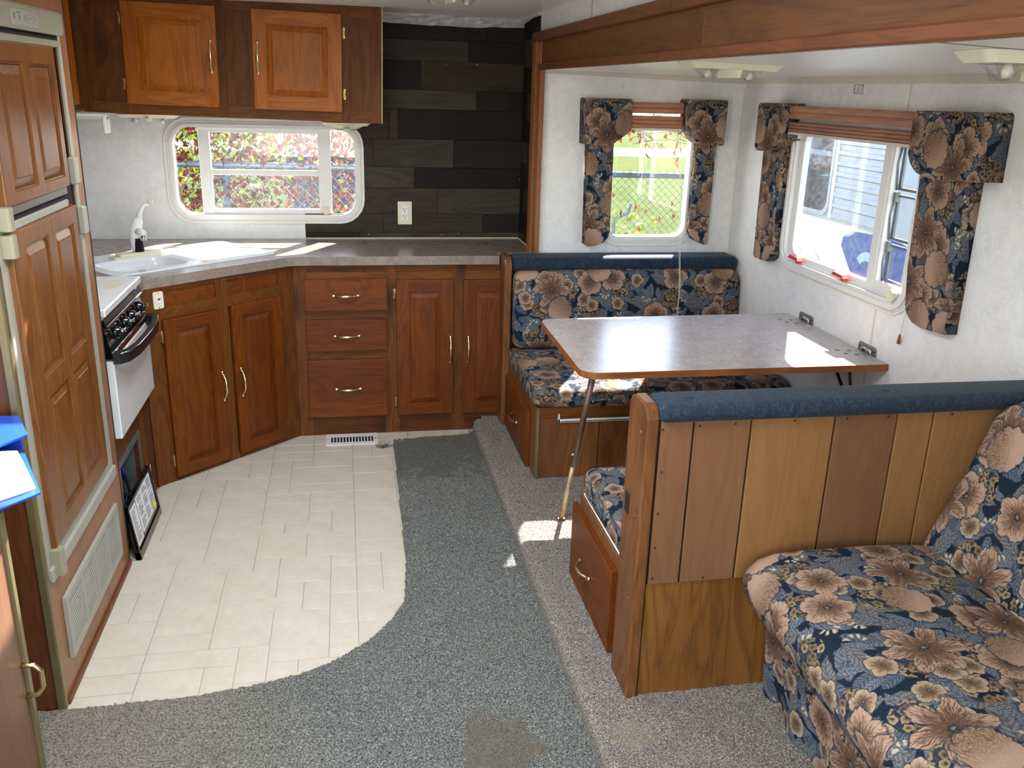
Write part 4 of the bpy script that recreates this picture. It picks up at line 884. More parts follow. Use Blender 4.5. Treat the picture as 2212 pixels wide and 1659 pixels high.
# sink: rim, two bowls
sk_t = thing('sink', 'white double-bowl sink set diagonally in the corner worktop', 'sink', (*sk(.4, .22), .80))
def ccw(p): return p if area2(p) > 0 else p[::-1]
b1 = ccw(skr(.05, .375, .045, .415, .06)); b2 = ccw(skr(.425, .765, .045, .30, .06))
part(MB().prism(ccw(skr(0, .815, 0, .46, .035)), .9145, .921, 'Z', holes=[b1[::-1], b2[::-1]]), 'rim', M['sink'], sk_t)
def bowl(u0, u1, n0, n1, r, dep):
    m_ = MB(); loops = []
    for (ins, z) in ((0, .921), (.006, .912), (.012, .88), (.02, .921-dep+.03), (.045, .921-dep), (.12, .921-dep-.004)):
        loops.append([(p[0], p[1], z) for p in ccw(skr(u0+ins, u1-ins, n0+ins, n1-ins, max(.02, r)))])
    n = len(loops[0]); vs = [v for l in loops for v in l]; fs = []
    for i in range(len(loops)-1):
        for k in range(n): fs.append((i*n+k, (i+1)*n+k, (i+1)*n+(k+1) % n, i*n+(k+1) % n))
    fs.append(tuple((len(loops)-1)*n+k for k in range(n))); m_.add(vs, fs, smooth=True); return m_
part(bowl(.05, .375, .045, .415, .06, .15), 'bowl', M['sink'], sk_t); part(bowl(.425, .765, .045, .30, .06, .13), 'bowl', M['sink'], sk_t)
for (u, n, z) in ((.21, .23, .775), (.595, .17, .793)): part(MB().lathe([(.038, 0), (.036, .003), (.02, .001)], 20, Matrix.Translation((*sk(u, n), z-.008))), 'drain', M['chrome'], sk_t)
# faucet
fb = sk(.505, .345); fa = thing('faucet', 'white single-lever faucet with raised lever on a long base plate', 'faucet', (*fb, .921))
Mf = Matrix.Translation((*fb, .921)) @ Matrix(((su.x, sn.x, 0, 0), (su.y, sn.y, 0, 0), (0, 0, 1, 0), (0, 0, 0, 1)))
m_ = MB(); m_.prism(rrect(-.135, .135, -.030, .030, .012), 0, .008, 'Z', M_=Mf); m_.prism(rrect(-.105, .105, -.024, .024, .01), .008, .020, 'Z', M_=Mf); part(m_, 'base_plate', M['cream'], fa)
B = Vector((*fb, .921)); toc = Vector((.35, -.9, 0)).normalized(); rgt = Vector((.95, .3, 0)).normalized()
part(MB().lathe([(.024, .018), (.022, .04), (.020, .075), (.022, .08)], 20, Matrix.Translation(B)), 'body', M['dark'], fa, 'dark hollow body')
m_ = MB(); m_.tube([B+Vector((-.010, 0, .02)), B+Vector((-.012, .004, .06)), B+Vector((-.012, .004, .10)), B+Vector((-.002, 0, .135)), B+Vector((.008, -.004, .16)), B+Vector((.012, -.005, .175))], [.020, .022, .024, .026, .022, .012], 14); part(m_, 'shell', M['white'], fa)
m_ = MB(); m_.tube([B+Vector((.0, -.004, .112)), B+Vector((.022, -.03, .114)), B+Vector((.038, -.06, .110))], [.018, .016, .015], 12); part(m_, 'spout', M['white'], fa)
part(MB().lathe([(.013, 0), (.014, .006), (.014, .02)], 16, Matrix.Translation(B+Vector((.036, -.058, .080)))), 'aerator', M['chrome'], fa)
m_ = MB(); m_.tube([B+Vector((.010, 0, .165)), B+Vector((.022, .002, .20)), B+Vector((.035, .004, .225)), B+Vector((.062, .008, .238))], [.016, .009, .008, .009], 12); part(m_, 'lever', M['white'], fa)
part(MB().box(B.x+.058, B.x+.078, B.y-.006, B.y+.018, .921+.232, .921+.256, .003), 'lever_tip', M['cream'], fa, 'yellowed square lever tip')

# stove -------------------------------------------------------------------
st = thing('stove', 'white range with black knob panel and white fold-down cover', 'stove', (-1.1, 3.41, .47))
y0, y1 = 3.125, 3.70
part(MB().box(-1.42, -.845, y0, y1, .48, .905), 'body', M['blackm'], st)
part(MB().box(-1.42, -.808, y0-.005, y1-.01, .917, .945, .004), 'top_cover', M['stove'], st)
part(MB().box(-1.40, -.825, y0+.005, y1-.015, .90, .917), 'burner_deck', M['black'], st)
part(MB().box(-.90, -.84, 3.46, 3.60, .9452, .9458), 'label', M['trimw'], st, 'faint paper label on the white cover')
m_ = MB(); m_.prism([(-.86, .905), (-.818, .905), (-.808, .878), (-.845, .878)], y0, y1, 'Y'); m_.prism([(-.86, .878), (-.822, .878), (-.803, .79), (-.86, .76)], y0, y1, 'Y'); m_.box(-.86, -.80, y0, y1, .765, .79, .003); part(m_, 'control_panel', M['black'], st)
m_ = MB().box(-.812, -.8045, y0, y1, .880, .884).box(-.802, -.7975, y0, y1, .783, .788); part(m_, 'chrome_strip', M['chrome'], st)
KN = MB().lathe([(.024, 0), (.024, .008), (.019, .012), (.018, .022), (.012, .024)], 20).box(-.006, .006, -.022, .024, .014, .034, .003)
KNM = mesh_only(KN, 'knob', M['black'])
for yy in (3.235, 3.375, 3.475, 3.62): 
    k_ = place(KNM, 'knob', st, Matrix.Translation((-.813, yy, .835)) @ Matrix.Rotation(PI/2-.18, 4, 'Y'))
    place(mesh_only(MB().box(-.007, .007, .004, .023, .033, .036, .002), 'knob_insert', M['chrome']), 'knob_insert', k_, Matrix.Translation((-.813, yy, .835)) @ Matrix.Rotation(PI/2-.18, 4, 'Y'))
od = part(MB().box(-.845, -.80, y0, y1, .473, .760, .004), 'oven_door', M['stove'], st)
m_ = MB(); ins = []
prf = [(-.80, y0-.004), (-.775, y0-.002), (-.752, y0+.03), (-.736, y0+.12), (-.731, (y0+y1)/2), (-.736, y1-.12), (-.752, y1-.03), (-.775, y1+.002), (-.80, y1+.004)]
inn = [(-.80, y0+.035), (-.782, y0+.04), (-.768, y0+.07), (-.757, y0+.14), (-.753, (y0+y1)/2), (-.757, y1-.14), (-.768, y1-.07), (-.782, y1-.04), (-.80, y1-.035)]
for (a, b, z0, z1) in ((prf, inn, .752, .790),):
    n = len(a); vs = [(p[0], p[1], z) for z in (z0, z1) for p in a]+[(p[0], p[1], z) for z in (z0, z1) for p in b]
    fs = []
    for k in range(n-1): fs += [(k, k+1, n+k+1, n+k), (2*n+k+1, 2*n+k, 3*n+k, 3*n+k+1), (n+k, n+k+1, 3*n+k+1, 3*n+k), (k+1, k, 2*n+k, 2*n+k+1)]
    fs += [(0, n, 3*n, 2*n), (n-1, 3*n-1, 4*n-1, 2*n-1)]; m_.add(vs, fs)
part(m_, 'handle', M['blackm'], od, 'black bowed oven door handle')
m_ = MB().tube([(p[0]+.0005, p[1], .790) for p in prf[1:-1]], .0022, 6); part(m_, 'handle_trim', M['chrome'], od)

# panel under the stove with the furnace opening ---------------------------
fp = thing('stove_cabinet', 'dark brown panel below the stove with an open furnace bay', 'cabinet', (-.85, 3.41, 0))
m_ = MB(); m_.prism([(3.09, 0), (3.745, 0), (3.745, .475), (3.09, .475)], -.86, -.84, 'X', holes=[list(reversed([(3.17, .05), (3.50, .05), (3.50, .345), (3.17, .345)]))]); part(m_, 'face_frame', M['darkside'], fp)
MB().box(-.84, -.832, 3.09, 3.745, .425, .475).box(-.84, -.834, 3.56, 3.60, 0, .425).parts('stile', M['frame'], fp)
fz = thing('furnace', 'open grey furnace bay with wires and white labels, low in the panel below the stove', 'furnace', (-.95, 3.34, .05))
m_ = MB().box(-1.15, -1.14, 3.17, 3.50, .05, .345).box(-1.14, -.86, 3.17, 3.176, .05, .345).box(-1.14, -.86, 3.494, 3.50, .05, .345).box(-1.14, -.86, 3.17, 3.50, .05, .056).box(-1.14, -.86, 3.17, 3.50, .339, .345); part(m_, 'casing', M['steel'], fz)
m_ = MB(); m_.prism(rrect(3.155, 3.515, .035, .36, .004, 2), -.84, -.834, 'X', holes=[list(reversed(rrect(3.178, 3.492, .06, .338, .004, 2)))]); part(m_, 'flange', M['steel'], fz)
part(MB().box(-.98, -.94, 3.18, 3.49, .06, .34), 'inner_panel', M['steel'], fz)
part(MB().box(-.94, -.90, 3.22, 3.30, .12, .25, .004).box(-.94, -.88, 3.33, 3.37, .22, .29, .004), 'control_box', M['blackm'], fz)
m_ = MB(); rr = random.Random(5)
for q in range(7):
    p = Vector((-.89, 3.35+rr.uniform(-.03, .03), .26)); pts = [p]
    for t in range(5): pts.append(pts[-1]+Vector((rr.uniform(-.012, .014), rr.uniform(-.03, .03), -.03)))
    m_.tube(pts, .0035, 6)
part(m_, 'wire_bundle', M['blackm'], fz)
part(MB().tube([(-.88, 3.36, .285), (-.87, 3.355, .25), (-.872, 3.37, .21)], .007, 6), 'blue_wire', M['wire'], fz, 'blue wire loop')
part(MB().box(-.899, -.897, 3.225, 3.275, .15, .235), 'label', M['paper'], fz); part(MB().box(-.939, -.937, 3.19, 3.215, .20, .25), 'label', M['paper'], fz)
cv = thing('furnace_cover', 'black furnace cover with white instruction labels leaning on the floor below the stove', 'cover', (-.79, 3.3, 0))
Mc = Matrix(((0, -.99, -.13, -.778), (1, 0, 0, 3.10), (0, -.13, .99, .0025), (0, 0, 0, 1)))   # local x along +Y, local -y faces the room, leaning back
hC = .215
m_ = MB().box(0, .39, .004, .008, 0, hC, M_=Mc)
for (a, b, c, d) in ((0, .008, 0, hC), (.382, .39, 0, hC), (0, .39, 0, .03), (0, .39, hC-.01, hC)): m_.box(a, b, -.001, .019, c, d, .001, M_=Mc)
part(m_, 'tray', M['black'], cv)
lab = part(MB().box(.115, .355, .001, .0035, .055, .198, M_=Mc), 'label', M['paper'], cv, 'wide white instruction label'); lb2 = part(MB().box(.018, .100, .001, .0035, .045, .19, M_=Mc), 'label', M['paper'], cv, 'narrow white instruction label')
m_ = MB(); rr = random.Random(9)
for c0 in (.125, .205, .285):
    for i in range(16):
        if rr.random() < .85: L = rr.uniform(.035, .068); m_.box(c0, c0+L, .0002, .0012, .188-i*.0082, .1912-i*.0082, M_=Mc)
part(m_, 'print', M['alu'], lab, 'grey lines of small print')
m_ = MB()
for i in range(15): m_.box(.026, .026+rr.uniform(.03, .066), .0002, .0012, .178-i*.0086, .1812-i*.0086, M_=Mc)
part(m_, 'print', M['alu'], lb2, 'grey lines of small print')
part(MB().prism(rrect(-.011, .011, -.018, .018, .010), -.0035, .0, 'Y', M_=Mc @ Matrix.Translation((.315, -.001, .075))), 'tag', M['yellow'], cv, 'small yellow tag')
tag(MB().add([(-.829, 3.585, .10), (-.829, 3.615, .10), (-.831, 3.617, .165), (-.831, 3.597, .150), (-.830, 3.585, .10), (-.830, 3.615, .10), (-.832, 3.617, .165), (-.832, 3.597, .150)], [(0, 1, 2, 3), (7, 6, 5, 4), (0, 4, 5, 1), (1, 5, 6, 2), (2, 6, 7, 3), (3, 7, 4, 0)]).build('paper_tag', M['paper']), 'torn white paper tag stuck to the panel beside the black furnace cover', 'paper')

# refrigerator housing ------------------------------------------------------
XH = -.8145
fh = thing('fridge_housing', 'tall brown wood-grain housing around the refrigerator', 'cabinet', (-1.1, 2.67, 0))
m_ = MB().prism([(2.268, 0), (3.082, 0), (3.082, 2.032), (2.268, 2.032)], XH-.012, XH-.0, 'X', holes=[list(reversed([(2.30, .44), (2.99, .44), (2.99, 1.862), (2.30, 1.862)]))]); part(m_, 'front_panel', M['side'], fh)
part(MB().box(-1.455, XH-.012, 2.266, 2.28, 0, 2.032), 'side_panel', M['darkside'], fh); part(MB().box(-1.455, XH-.012, 3.07, 3.082, 0, 2.032), 'side_panel', M['darkside'], fh)
part(MB().box(XH-.02, XH+.004, 2.258, 2.282, 0, 2.032, .004), 'corner_trim', M['gold_trim'], fh, 'dull gold corner strip')
part(MB().box(XH-.004, XH+.0015, 3.076, 3.084, 0, 2.032, .001), 'corner_trim', M['rubber'], fh)
part(MB().box(XH, XH+.008, 2.285, 3.08, 0, .022, .003), 'base_strip', M['beamred'], fh, 'reddish base moulding')
rf = thing('refrigerator', 'tall refrigerator with wood-panelled doors and taupe control strip on top', 'refrigerator', (-1.0, 2.65, .43))
part(MB().box(-1.40, XH-.014, 2.305, 2.985, .445, 1.855), 'cabinet', M['taupe'], rf)
m_ = MB().prism([(2.285, .40), (2.999, .40), (2.999, 1.866), (2.285, 1.866)], XH-.002, XH+.004, 'X', holes=[list(reversed([(2.325, .455), (2.972, .455), (2.972, 1.80), (2.325, 1.80)]))]); part(m_, 'frame', M['taupe2'], rf)
part(MB().box(XH+.002, XH+.014, 2.285, 2.999, .392, .432, .003), 'bottom_strip', M['taupe2'], rf)
cpn = part(MB().box(XH, XH+.026, 2.30, 2.968, 1.800, 1.862, .006), 'control_panel', M['taupe'], rf)
part(MB().box(XH+.026, XH+.0275, 2.52, 2.73, 1.808, 1.846, .002), 'decal', M['taupe2'], cpn, 'paler control decal')
part(MB().box(XH+.0275, XH+.028, 2.545, 2.549, 1.822, 1.836).box(XH+.0275, XH+.028, 2.585, 2.588, 1.822, 1.834).box(XH+.0275, XH+.028, 2.565, 2.60, 1.838, 1.8395), 'control_marks', M['ink'], cpn)
m_ = MB(); m_.tube([(XH+.0278, 2.665+.042*math.cos(t*PI/12), 1.828+.011*math.sin(t*PI/12)) for t in range(24)], .0008, 4, closed=True); m_.box(XH+.0275, XH+.0282, 2.638, 2.694, 1.8265, 1.8295); part(m_, 'oval_badge', M['alu'], cpn)
part(MB().box(XH-.01, XH+.006, 2.33, 2.965, 1.776, 1.80), 'vent_gap', M['dark'], rf)
part(MB().box(XH, XH+.02, 2.33, 2.93, 1.768, 1.786, .003), 'upper_trim', M['taupe'], rf)
XD = -.795
def fdoor(yy0, yy1, z0, z1, panels, nm, lab):
    wd, ht = yy1-yy0, z1-z0; ps = [(a-yy0, b-yy0, c-z0, d-z0) for a, b, c, d in panels]
    ms = door_meshes(wd, ht, th=.022, key='oak_f', keyx='oak_f', panels=ps)
    return add_door(rf, frame_M((XD-.022, yy0, z0), (0, 1, 0)), ms, name=nm, label=lab)
fd = fdoor(2.335, 2.866, 1.385, 1.768, [(2.405, 2.590, 1.414, 1.722), (2.635, 2.828, 1.414, 1.720)], 'freezer_door', 'freezer door with two raised panels')
part(MB().box(XD-.03, XD-.006, 2.335, 2.85, 1.362, 1.385, .002), 'handle_channel', M['alu'], fd)
part(MB().box(XD-.028, XD-.010, 2.335, 2.862, 1.325, 1.345, .002), 'handle_lip', M['taupe2'], rf)
part(MB().box(XH-.01, XH+.003, 2.34, 2.93, 1.325, 1.385), 'gasket_gap', M['dark'], rf)
fdoor(2.325, 2.895, .475, 1.325, [(2.418, 2.606, .926, 1.281), (2.668, 2.846, .920, 1.277), (2.438, 2.622, .524, .870), (2.668, 2.846, .520, .868)], 'fridge_door', 'tall lower door with four raised panels')
for (yy, z0, z1) in ((2.318, 1.335, 1.39), (2.318, 1.27, 1.325), (2.33, .40, .475)): part(MB().prism(rrect(XH+.0, XH+.034, yy-.022, yy+.012, .008), z0, z1, 'Z'), 'hinge_cap', M['taupe'], rf)
for (yy, z0, z1) in ((2.953, 1.38, 1.46), (2.985, 1.225, 1.31)): part(MB().box(XH, XH+.022, yy-.022, yy+.016, z0, z1, .004), 'latch', M['taupe2'], rf, 'grey latch block')
# floor-level grille in the housing
vg = thing('vent_grille', 'grey louvred return-air grille low on the refrigerator housing', 'vent', (XH, 2.66, .11))
X0 = XH+.001; m_ = MB(); m_.prism([(2.355, .108), (2.962, .108), (2.962, .302), (2.355, .302)], X0, X0+.012, 'X', holes=[list(reversed([(2.375+.142*k+.004*k, .128), (2.375+.142*k+.13+.004*k, .128), (2.375+.142*k+.13+.004*k, .282), (2.375+.142*k+.004*k, .282)])) for k in range(4)]); part(m_, 'frame', M['taupe2'], vg)
part(MB().box(XH+.0002, XH+.0012, 2.372, 2.95, .126, .284), 'filter', M['foil'], vg, 'crinkled silver filter')
slat = None
for k in range(4):
    m_ = MB(); ya = 2.375+.146*k
    for i in range(14): z = .130+i*.0108; m_.add([(X0+.010, ya, z+.001), (X0+.010, ya+.13, z+.001), (X0+.007, ya+.13, z+.0015), (X0+.007, ya, z+.0015), (X0+.010, ya, z+.0036), (X0+.010, ya+.13, z+.0036), (X0+.007, ya+.13, z+.0040), (X0+.007, ya, z+.0040)], [(3, 2, 1, 0), (4, 5, 6, 7), (0, 1, 5, 4), (2, 3, 7, 6), (1, 2, 6, 5), (3, 0, 4, 7)])
    part(m_, 'slats', M['taupe2'], vg)

# foreground cabinet at the left edge, binder on top ------------------------
fc = thing('low_cabinet', 'smooth brown low cabinet close by at the left edge with a brass pull', 'cabinet', (-1.0, 1.5, 0))
part(MB().box(-1.45, -.724, 1.0, 1.826, .012, .835), 'body', M['fore'], fc)
part(MB().box(-1.455, -.716, .995, 1.834, .835, .848, .003), 'top', M['fore'], fc)
part(MB().box(-.742, -.7175, 1.808, 1.832, 0, .835, .004), 'corner_trim', M['gold_trim'], fc, 'thin metal edge strip')
m_ = MB().tube([(-.724, 1.800, .470), (-.700, 1.803, .468), (-.688, 1.806, .45), (-.688, 1.806, .408), (-.700, 1.803, .392), (-.724, 1.800, .390)], .0055, 8); part(m_, 'handle', M['brass'], fc)
bd = thing('binder', 'blue ring binder of papers lying open-ended at the left edge', 'binder', (-.8, 1.95, .848))
part(MB().prism([(-1.0, 1.75), (-.716, 1.78), (-.652, 1.858), (-.752, 2.085), (-1.0, 2.12)], .849, .853, 'Z'), 'cover', M['blue'], bd)
m_ = MB(); rr = random.Random(2)
for i in range(12):
    e = rr.uniform(-.006, .006); m_.prism([(-1.0, 1.79+e), (-.73+e, 1.815+e), (-.672+e, 1.872+e), (-.752+e, 2.04+e), (-1.0, 2.06)], .8535+i*.0022, .8553+i*.0022, 'Z')
part(m_, 'paper_stack', M['paper'], bd)
m_ = MB()
for i in range(4): m_.box(-.84, -.775+i*.006, 1.90+i*.03, 1.9025+i*.03, .8795, .8802)
part(m_, 'print', M['ink'], bd, 'faint lines of type')
m_ = MB(); m_.prism([(-1.0, 1.98), (-.81, 1.975), (-.742, 2.09), (-.80, 2.22), (-1.0, 2.24)], .893, .898, 'Z'); part(m_, 'cover', M['blue'], bd)
part(MB().prism([(-1.0, 2.11), (-.76, 2.10), (-.80, 2.22), (-1.0, 2.24)], .853, .893, 'Z'), 'spine', M['blued'], bd)

# upper cabinets (built level, then the run is tilted very slightly as it hangs)
YU = 4.462
uc = thing('wall_cabinet', 'upper kitchen cabinet with two honey oak doors above the window', 'cabinet', (-.48, 4.62, 1.52))
part(MB().box(-1.16, .187, YU+.018, YB-.002, 1.530, 2.06), 'carcass', M['frame'], uc)
X_ = [(-1.16, -.955), (-.555, -.517), (-.41, -.392), (0.0, .042), (.138, .187)]
m_ = MB(); m_.box(-1.16, -1.10, YU, YU+.02, 1.53, 2.06).box(-.965, -.93, YU, YU+.02, 1.53, 2.06)
for a, b in X_[1:]: m_.box(a, b, YU, YU+.02, 1.53, 2.06)
m_.parts('face_stile', M['frame'], uc)
MB().box(-1.16, .187, YU+.0006, YU+.02, 1.528, 1.580).box(-1.16, .187, YU+.0006, YU+.02, 1.992, 2.06).parts('face_rail', M['framex'], uc)
MB().box(-1.10, -.965, YU+.009, YU+.02, 1.58, 1.995).box(-.517, -.41, YU+.009, YU+.02, 1.58, 1.995).box(.042, .138, YU+.009, YU+.02, 1.58, 1.995).parts('recessed_panel', M['frame'], uc)
part(MB().box(.185, .190, YU-.001, YU+.006, 1.528, 2.06), 'edge_bead', M['gold_trim'], uc)
dm = door_meshes(.400, .432, .058)
add_door(uc, frame_M((-.951, YU-.001, 1.572), (1, 0, 0)), dm, handle=(.374, -.017, .218), hinges=((-.006, 0, .36), (-.006, 0, .085)))
add_door(uc, frame_M((-.397, YU-.001, 1.572), (1, 0, 0)), dm, handle=(.024, -.017, .222), hinges=((.406, 0, .35, -1), (.406, 0, .082, -1)))
uc.matrix_basis = uc.matrix_basis @ Matrix.Rotation(math.radians(1.05), 4, 'Y')
ul = thing('wall_cabinet', 'upper cabinet on the left wall with one oak door end showing beside the refrigerator housing', 'cabinet', (-1.3, 3.8, 1.55))
part(MB().box(-1.455, -1.165, 3.10, YU+.03, 1.545, 2.05), 'carcass', M['frame'], ul)
part(MB().box(-1.165, -1.145, 3.10, YU+.028, 1.545, 2.05), 'face_frame', M['frame'], ul)
part(MB().box(-1.165, -1.139, 3.10, YU+.026, 1.540, 1.556, .003).box(-1.147, -1.139, YU+.012, YU+.026, 1.54, 2.05, .003), 'edge_bead', M['gold_trim'], ul)
dm2 = door_meshes(.50, .45, .058)
add_door(ul, frame_M((-1.144, 3.855, 1.575), (0, 1, 0)), dm2)
add_door(ul, frame_M((-1.144, 3.30, 1.575), (0, 1, 0)), dm2)

# lamps -----------------------------------------------------------------------
def lamp(name, label, loc, L, W, H, rotz=0, group=None, tilt=0, style=0):
    t = thing(name, label, 'light', loc, group)
    Mx = Matrix.Translation(loc) @ Matrix.Rotation(rotz, 4, 'Z') @ Matrix.Rotation(tilt, 4, 'Y')
    def shell(z0, z1, ins0, ins1, l0=-1, l1=1, n=6, rr_=.02):
        vs = []; m_ = MB(); a = rrect(l0*L/2+ins0, l1*L/2-ins0, -W/2+ins0*.7, W/2-ins0*.7, rr_, n); b = rrect(l0*L/2+ins1, l1*L/2-ins1, -W/2+ins1*.7, W/2-ins1*.7, rr_, n); k = len(a)
        vs = [Mx @ Vector((p[0], p[1], z0)) for p in a]+[Mx @ Vector((p[0], p[1], z1)) for p in b]
        fs = [(i, i+k, (i+1) % k+k, (i+1) % k) for i in range(k)]+[tuple(range(k)), tuple(range(2*k-1, k-1, -1))]; m_.add(vs, fs); return m_
    part(shell(0, -H*.42, 0, .018), 'base', M['cream'], t)
    if style == 0:
        part(shell(-H*.42, -H, .03, .06, -.92, -.05), 'lens', M['clear'], t); part(shell(-H*.42, -H, .03, .06, .05, .92), 'lens', M['clear'], t)
        part(shell(-H*.42, -H*.95, .0, .004, -.06, .06, 3, .004), 'divider', M['cream'], t)
        for sx in (-.45, .45): part(MB().lathe([(.006, 0), (.012, -.012), (.009, -.024)], 12, Mx @ Matrix.Translation((sx*L/2, 0, -H*.42))), 'bulb', M['white'], t)
    else:
        part(shell(-H*.42, -H, .03, .07, -.95, .95), 'lens', M['cream'], t); part(shell(-H*.8, -H*1.02, .0, .004, -.14, .14, 3, .004), 'switch_housing', M['cream'], t)
    return t
ctz = lambda x: 1.7805-(x-.931)*.0085
lamp('ceiling_light', 'long cream ceiling light with clear lenses above the dinette table', (1.13, 2.62, ctz(1.13)), .31, .12, .042, math.radians(8), 'slide-out ceiling lights', math.radians(.5))
lamp('ceiling_light', 'cream ceiling light cut off at the right edge above the near bench', (1.25, 1.50, ctz(1.25)), .30, .13, .05, math.radians(-8), 'slide-out ceiling lights', math.radians(.5))
lamp('ceiling_light', 'round-ended cream ceiling light at the top edge over the kitchen', (.42, 3.66, 2.032), .30, .12, .04, .15)
lamp('under_cabinet_light', 'cream light under the upper cabinet above the right end of the kitchen window', (.02, 4.62, 1.512), .24, .11, .036, 0, style=1)
lamp('under_cabinet_light', 'cream light under the upper cabinet above the left end of the kitchen window', (-.90, 4.62, 1.530), .28, .11, .036, 0)
pt = thing('paper_towel_holder', 'white wall bracket under the upper cabinet left of the kitchen window', 'holder', (-1.02, 4.1, 1.5))
m_ = MB().box(-1.12, -.95, 4.05, 4.07, 1.525, 1.545, .003).box(-.965, -.95, 4.02, 4.09, 1.47, 1.54, .004).box(-1.12, -.95, 4.03, 4.08, 1.537, 1.548, .002); part(m_, 'bracket', M['white'], pt)
# outlet
ot = thing('outlet', 'white double wall outlet on the dark plank wall', 'outlet', (.3125, YB-.008, 1.05))
Mo = Matrix.Translation((.3125, YB-.008, 1.05))
part(MB().prism(rrect(-.037, .037, -.060, .060, .005), -.006, 0, 'Y', M_=Mo), 'plate', M['cream'], ot)
part(MB().prism(rrect(-.0175, .0175, -.036, .036, .002), -.008, -.006, 'Y', M_=Mo), 'socket_face', M['white'], ot)
m_ = MB()
for z in (-.018, .018): m_.box(-.008, -.0055, -.0092, -.0078, z-.002, z+.008, M_=Mo).box(.0055, .008, -.0092, -.0078, z-.001, z+.007, M_=Mo).box(-.0025, .0025, -.0092, -.0078, z-.011, z-.006, M_=Mo)
part(m_, 'socket_slots', M['ink'], ot)
# floor register
rg = thing('floor_vent', 'white slotted floor vent in front of the drawer cabinet', 'vent', (0, 4.205, 0))
m_ = MB(); holes = [list(reversed(rrect(-.103+k*.0152, -.103+k*.0152+.0098, 4.165, 4.245, .001, 1))) for k in range(14)]
m_.prism(rrect(-.128, .127, 4.135, 4.277, .004, 2), .0005, .006, 'Z', holes=holes); part(m_, 'plate', M['wframe'], rg)
part(MB().box(-.108, .108, 4.16, 4.25, .0003, .0009), 'duct', M['dark'], rg)
m_ = MB()
for x in (-.117, .116): m_.lathe([(.005, .006), (.004, .008)], 10, Matrix.Translation((x, 4.205, 0)))
m_.parts('screw', M['brassd'], rg)

# ================================================================== DINETTE
def pad(poly, d0, d1, axis, r=.008, front=-1):
    """upholstered board: polygon with softly rolled front edge. FRONT side is the d0 side."""
    m_ = MB(); b = bmesh.new()
    P3 = lambda a, c, h: {'Z': (a, c, h), 'Y': (a, h, c), 'X': (h, a, c)}[axis]
    bot = [b.verts.new(P3(p[0], p[1], d1)) for p in poly]; top = [b.verts.new(P3(p[0], p[1], d0)) for p in poly]; n = len(poly)
    ft = b.faces.new(top); b.faces.new(bot[::-1])
    for k in range(n): b.faces.new((bot[k], bot[(k+1) % n], top[(k+1) % n], top[k]))
    bmesh.ops.bevel(b, geom=list(ft.edges), offset=r, segments=3, affect='EDGES', profile=.5, clamp_overlap=True)
    return m_.bm(b, smooth=True)
def dash(verts): pass
def bench_post(parent, x0, x1, ya, yb, z0, z1):
    """rounded-top end post, 5 side screws"""
    p = MB(); poly = [(ya, z0), (yb, z0), (yb, z1-.035), (yb-.012, z1-.012), (yb-.035, z1), (ya+.035, z1), (ya+.012, z1-.012), (ya, z1-.035)]
    b = bmesh.new(); f0 = [b.verts.new((x0, a, c)) for a, c in poly]; f1 = [b.verts.new((x1, a, c)) for a, c in poly]; n = len(poly)
    b.faces.new(f0); b.faces.new(f1[::-1])
    for k in range(n): b.faces.new((f0[k], f1[k], f1[(k+1) % n], f0[(k+1) % n]))
    bmesh.ops.recalc_face_normals(b, faces=b.faces)
    bmesh.ops.bevel(b, geom=[e for e in b.edges if abs(e.verts[0].co.x-e.verts[1].co.x) < 1e-6], offset=.006, segments=2, affect='EDGES', profile=.5)
    p.bm(b); return part(p, 'end_post', M['bench'], parent)
SCR = mesh_only(MB().lathe([(.006, 0), (.006, .002), (.003, .004)], 10), 'screw_cap', M['beamred'])
# --- far bench
b1_ = thing('dinette_bench', 'far dinette bench with drawer in its end, under the slide-out end window', 'bench', (1.36, 3.9, ZS))
bench_post(b1_, .745, .782, 4.150, 4.322, ZS, .925)
part(MB().box(.79, 1.95, 3.50, 4.26, ZS, .385), 'box', M['bench'], b1_)
m_ = MB()
for a, b in ((.793, 1.062), (1.066, 1.34), (1.344, 1.60), (1.604, 1.95)): part(MB().box(a, b, 3.488, 3.50, ZS, .350, .002), 'front_board', M['bench'], b1_)
part(MB().box(.79, 1.95, 3.487, 3.50, .352, .398), 'top_rail', M['framex'], b1_)
part(MB().box(.875, 1.35, 3.470, 3.489, .335, .343, .002).box(.875, .880, 3.470, 3.489, .335, .372).box(.875, 1.35, 3.470, 3.473, .335, .350), 'metal_ledge', M['wframe'], b1_, 'bright ledge strip')
part(MB().box(.781, .797, 3.482, 3.50, ZS, .398, .004), 'corner_trim', M['gold_trim'], b1_, 'gold corner strip')
part(MB().box(.781, .79, 3.50, 4.15, ZS, .395), 'side_panel', M['bench'], b1_)
dmd = door_meshes(.53, .27, key='oak', keyx='lowdx', flat=True)
d = place(dmd[0][1], 'drawer', b1_, frame_M((.779, 4.145, .075), (0, -1, 0))); place(PULLH, 'handle', d, frame_M((.761, 3.86, .215), (0, -1, 0)))
part(MB().box(.79, 1.95, 4.26, 4.325, .40, .87), 'back_board', M['bench'], b1_)
bol = loft(MB(), rsec(4.160, 4.325, .850, .920, .030), .782, 1.945, 'X', 20, .002, endr=.03, seed=2); fixn(part(bol, 'bolster', M['bolster'], b1_, 'dark blue scroll-patterned top roll'))
o = fixn(loft(MB(), rsec(3.468, 4.185, .395, .478, .038, 6), .776, 1.945, 'X', 20, .006, endr=.045, seed=3).build('seat_cushion', M['floral'])); tag(o, 'navy floral seat cushion on the far bench', 'cushion')
sh = [(y+(z-.48)*.10, z) for y, z in rsec(4.085, 4.185, .482, .858, .042, 6)]
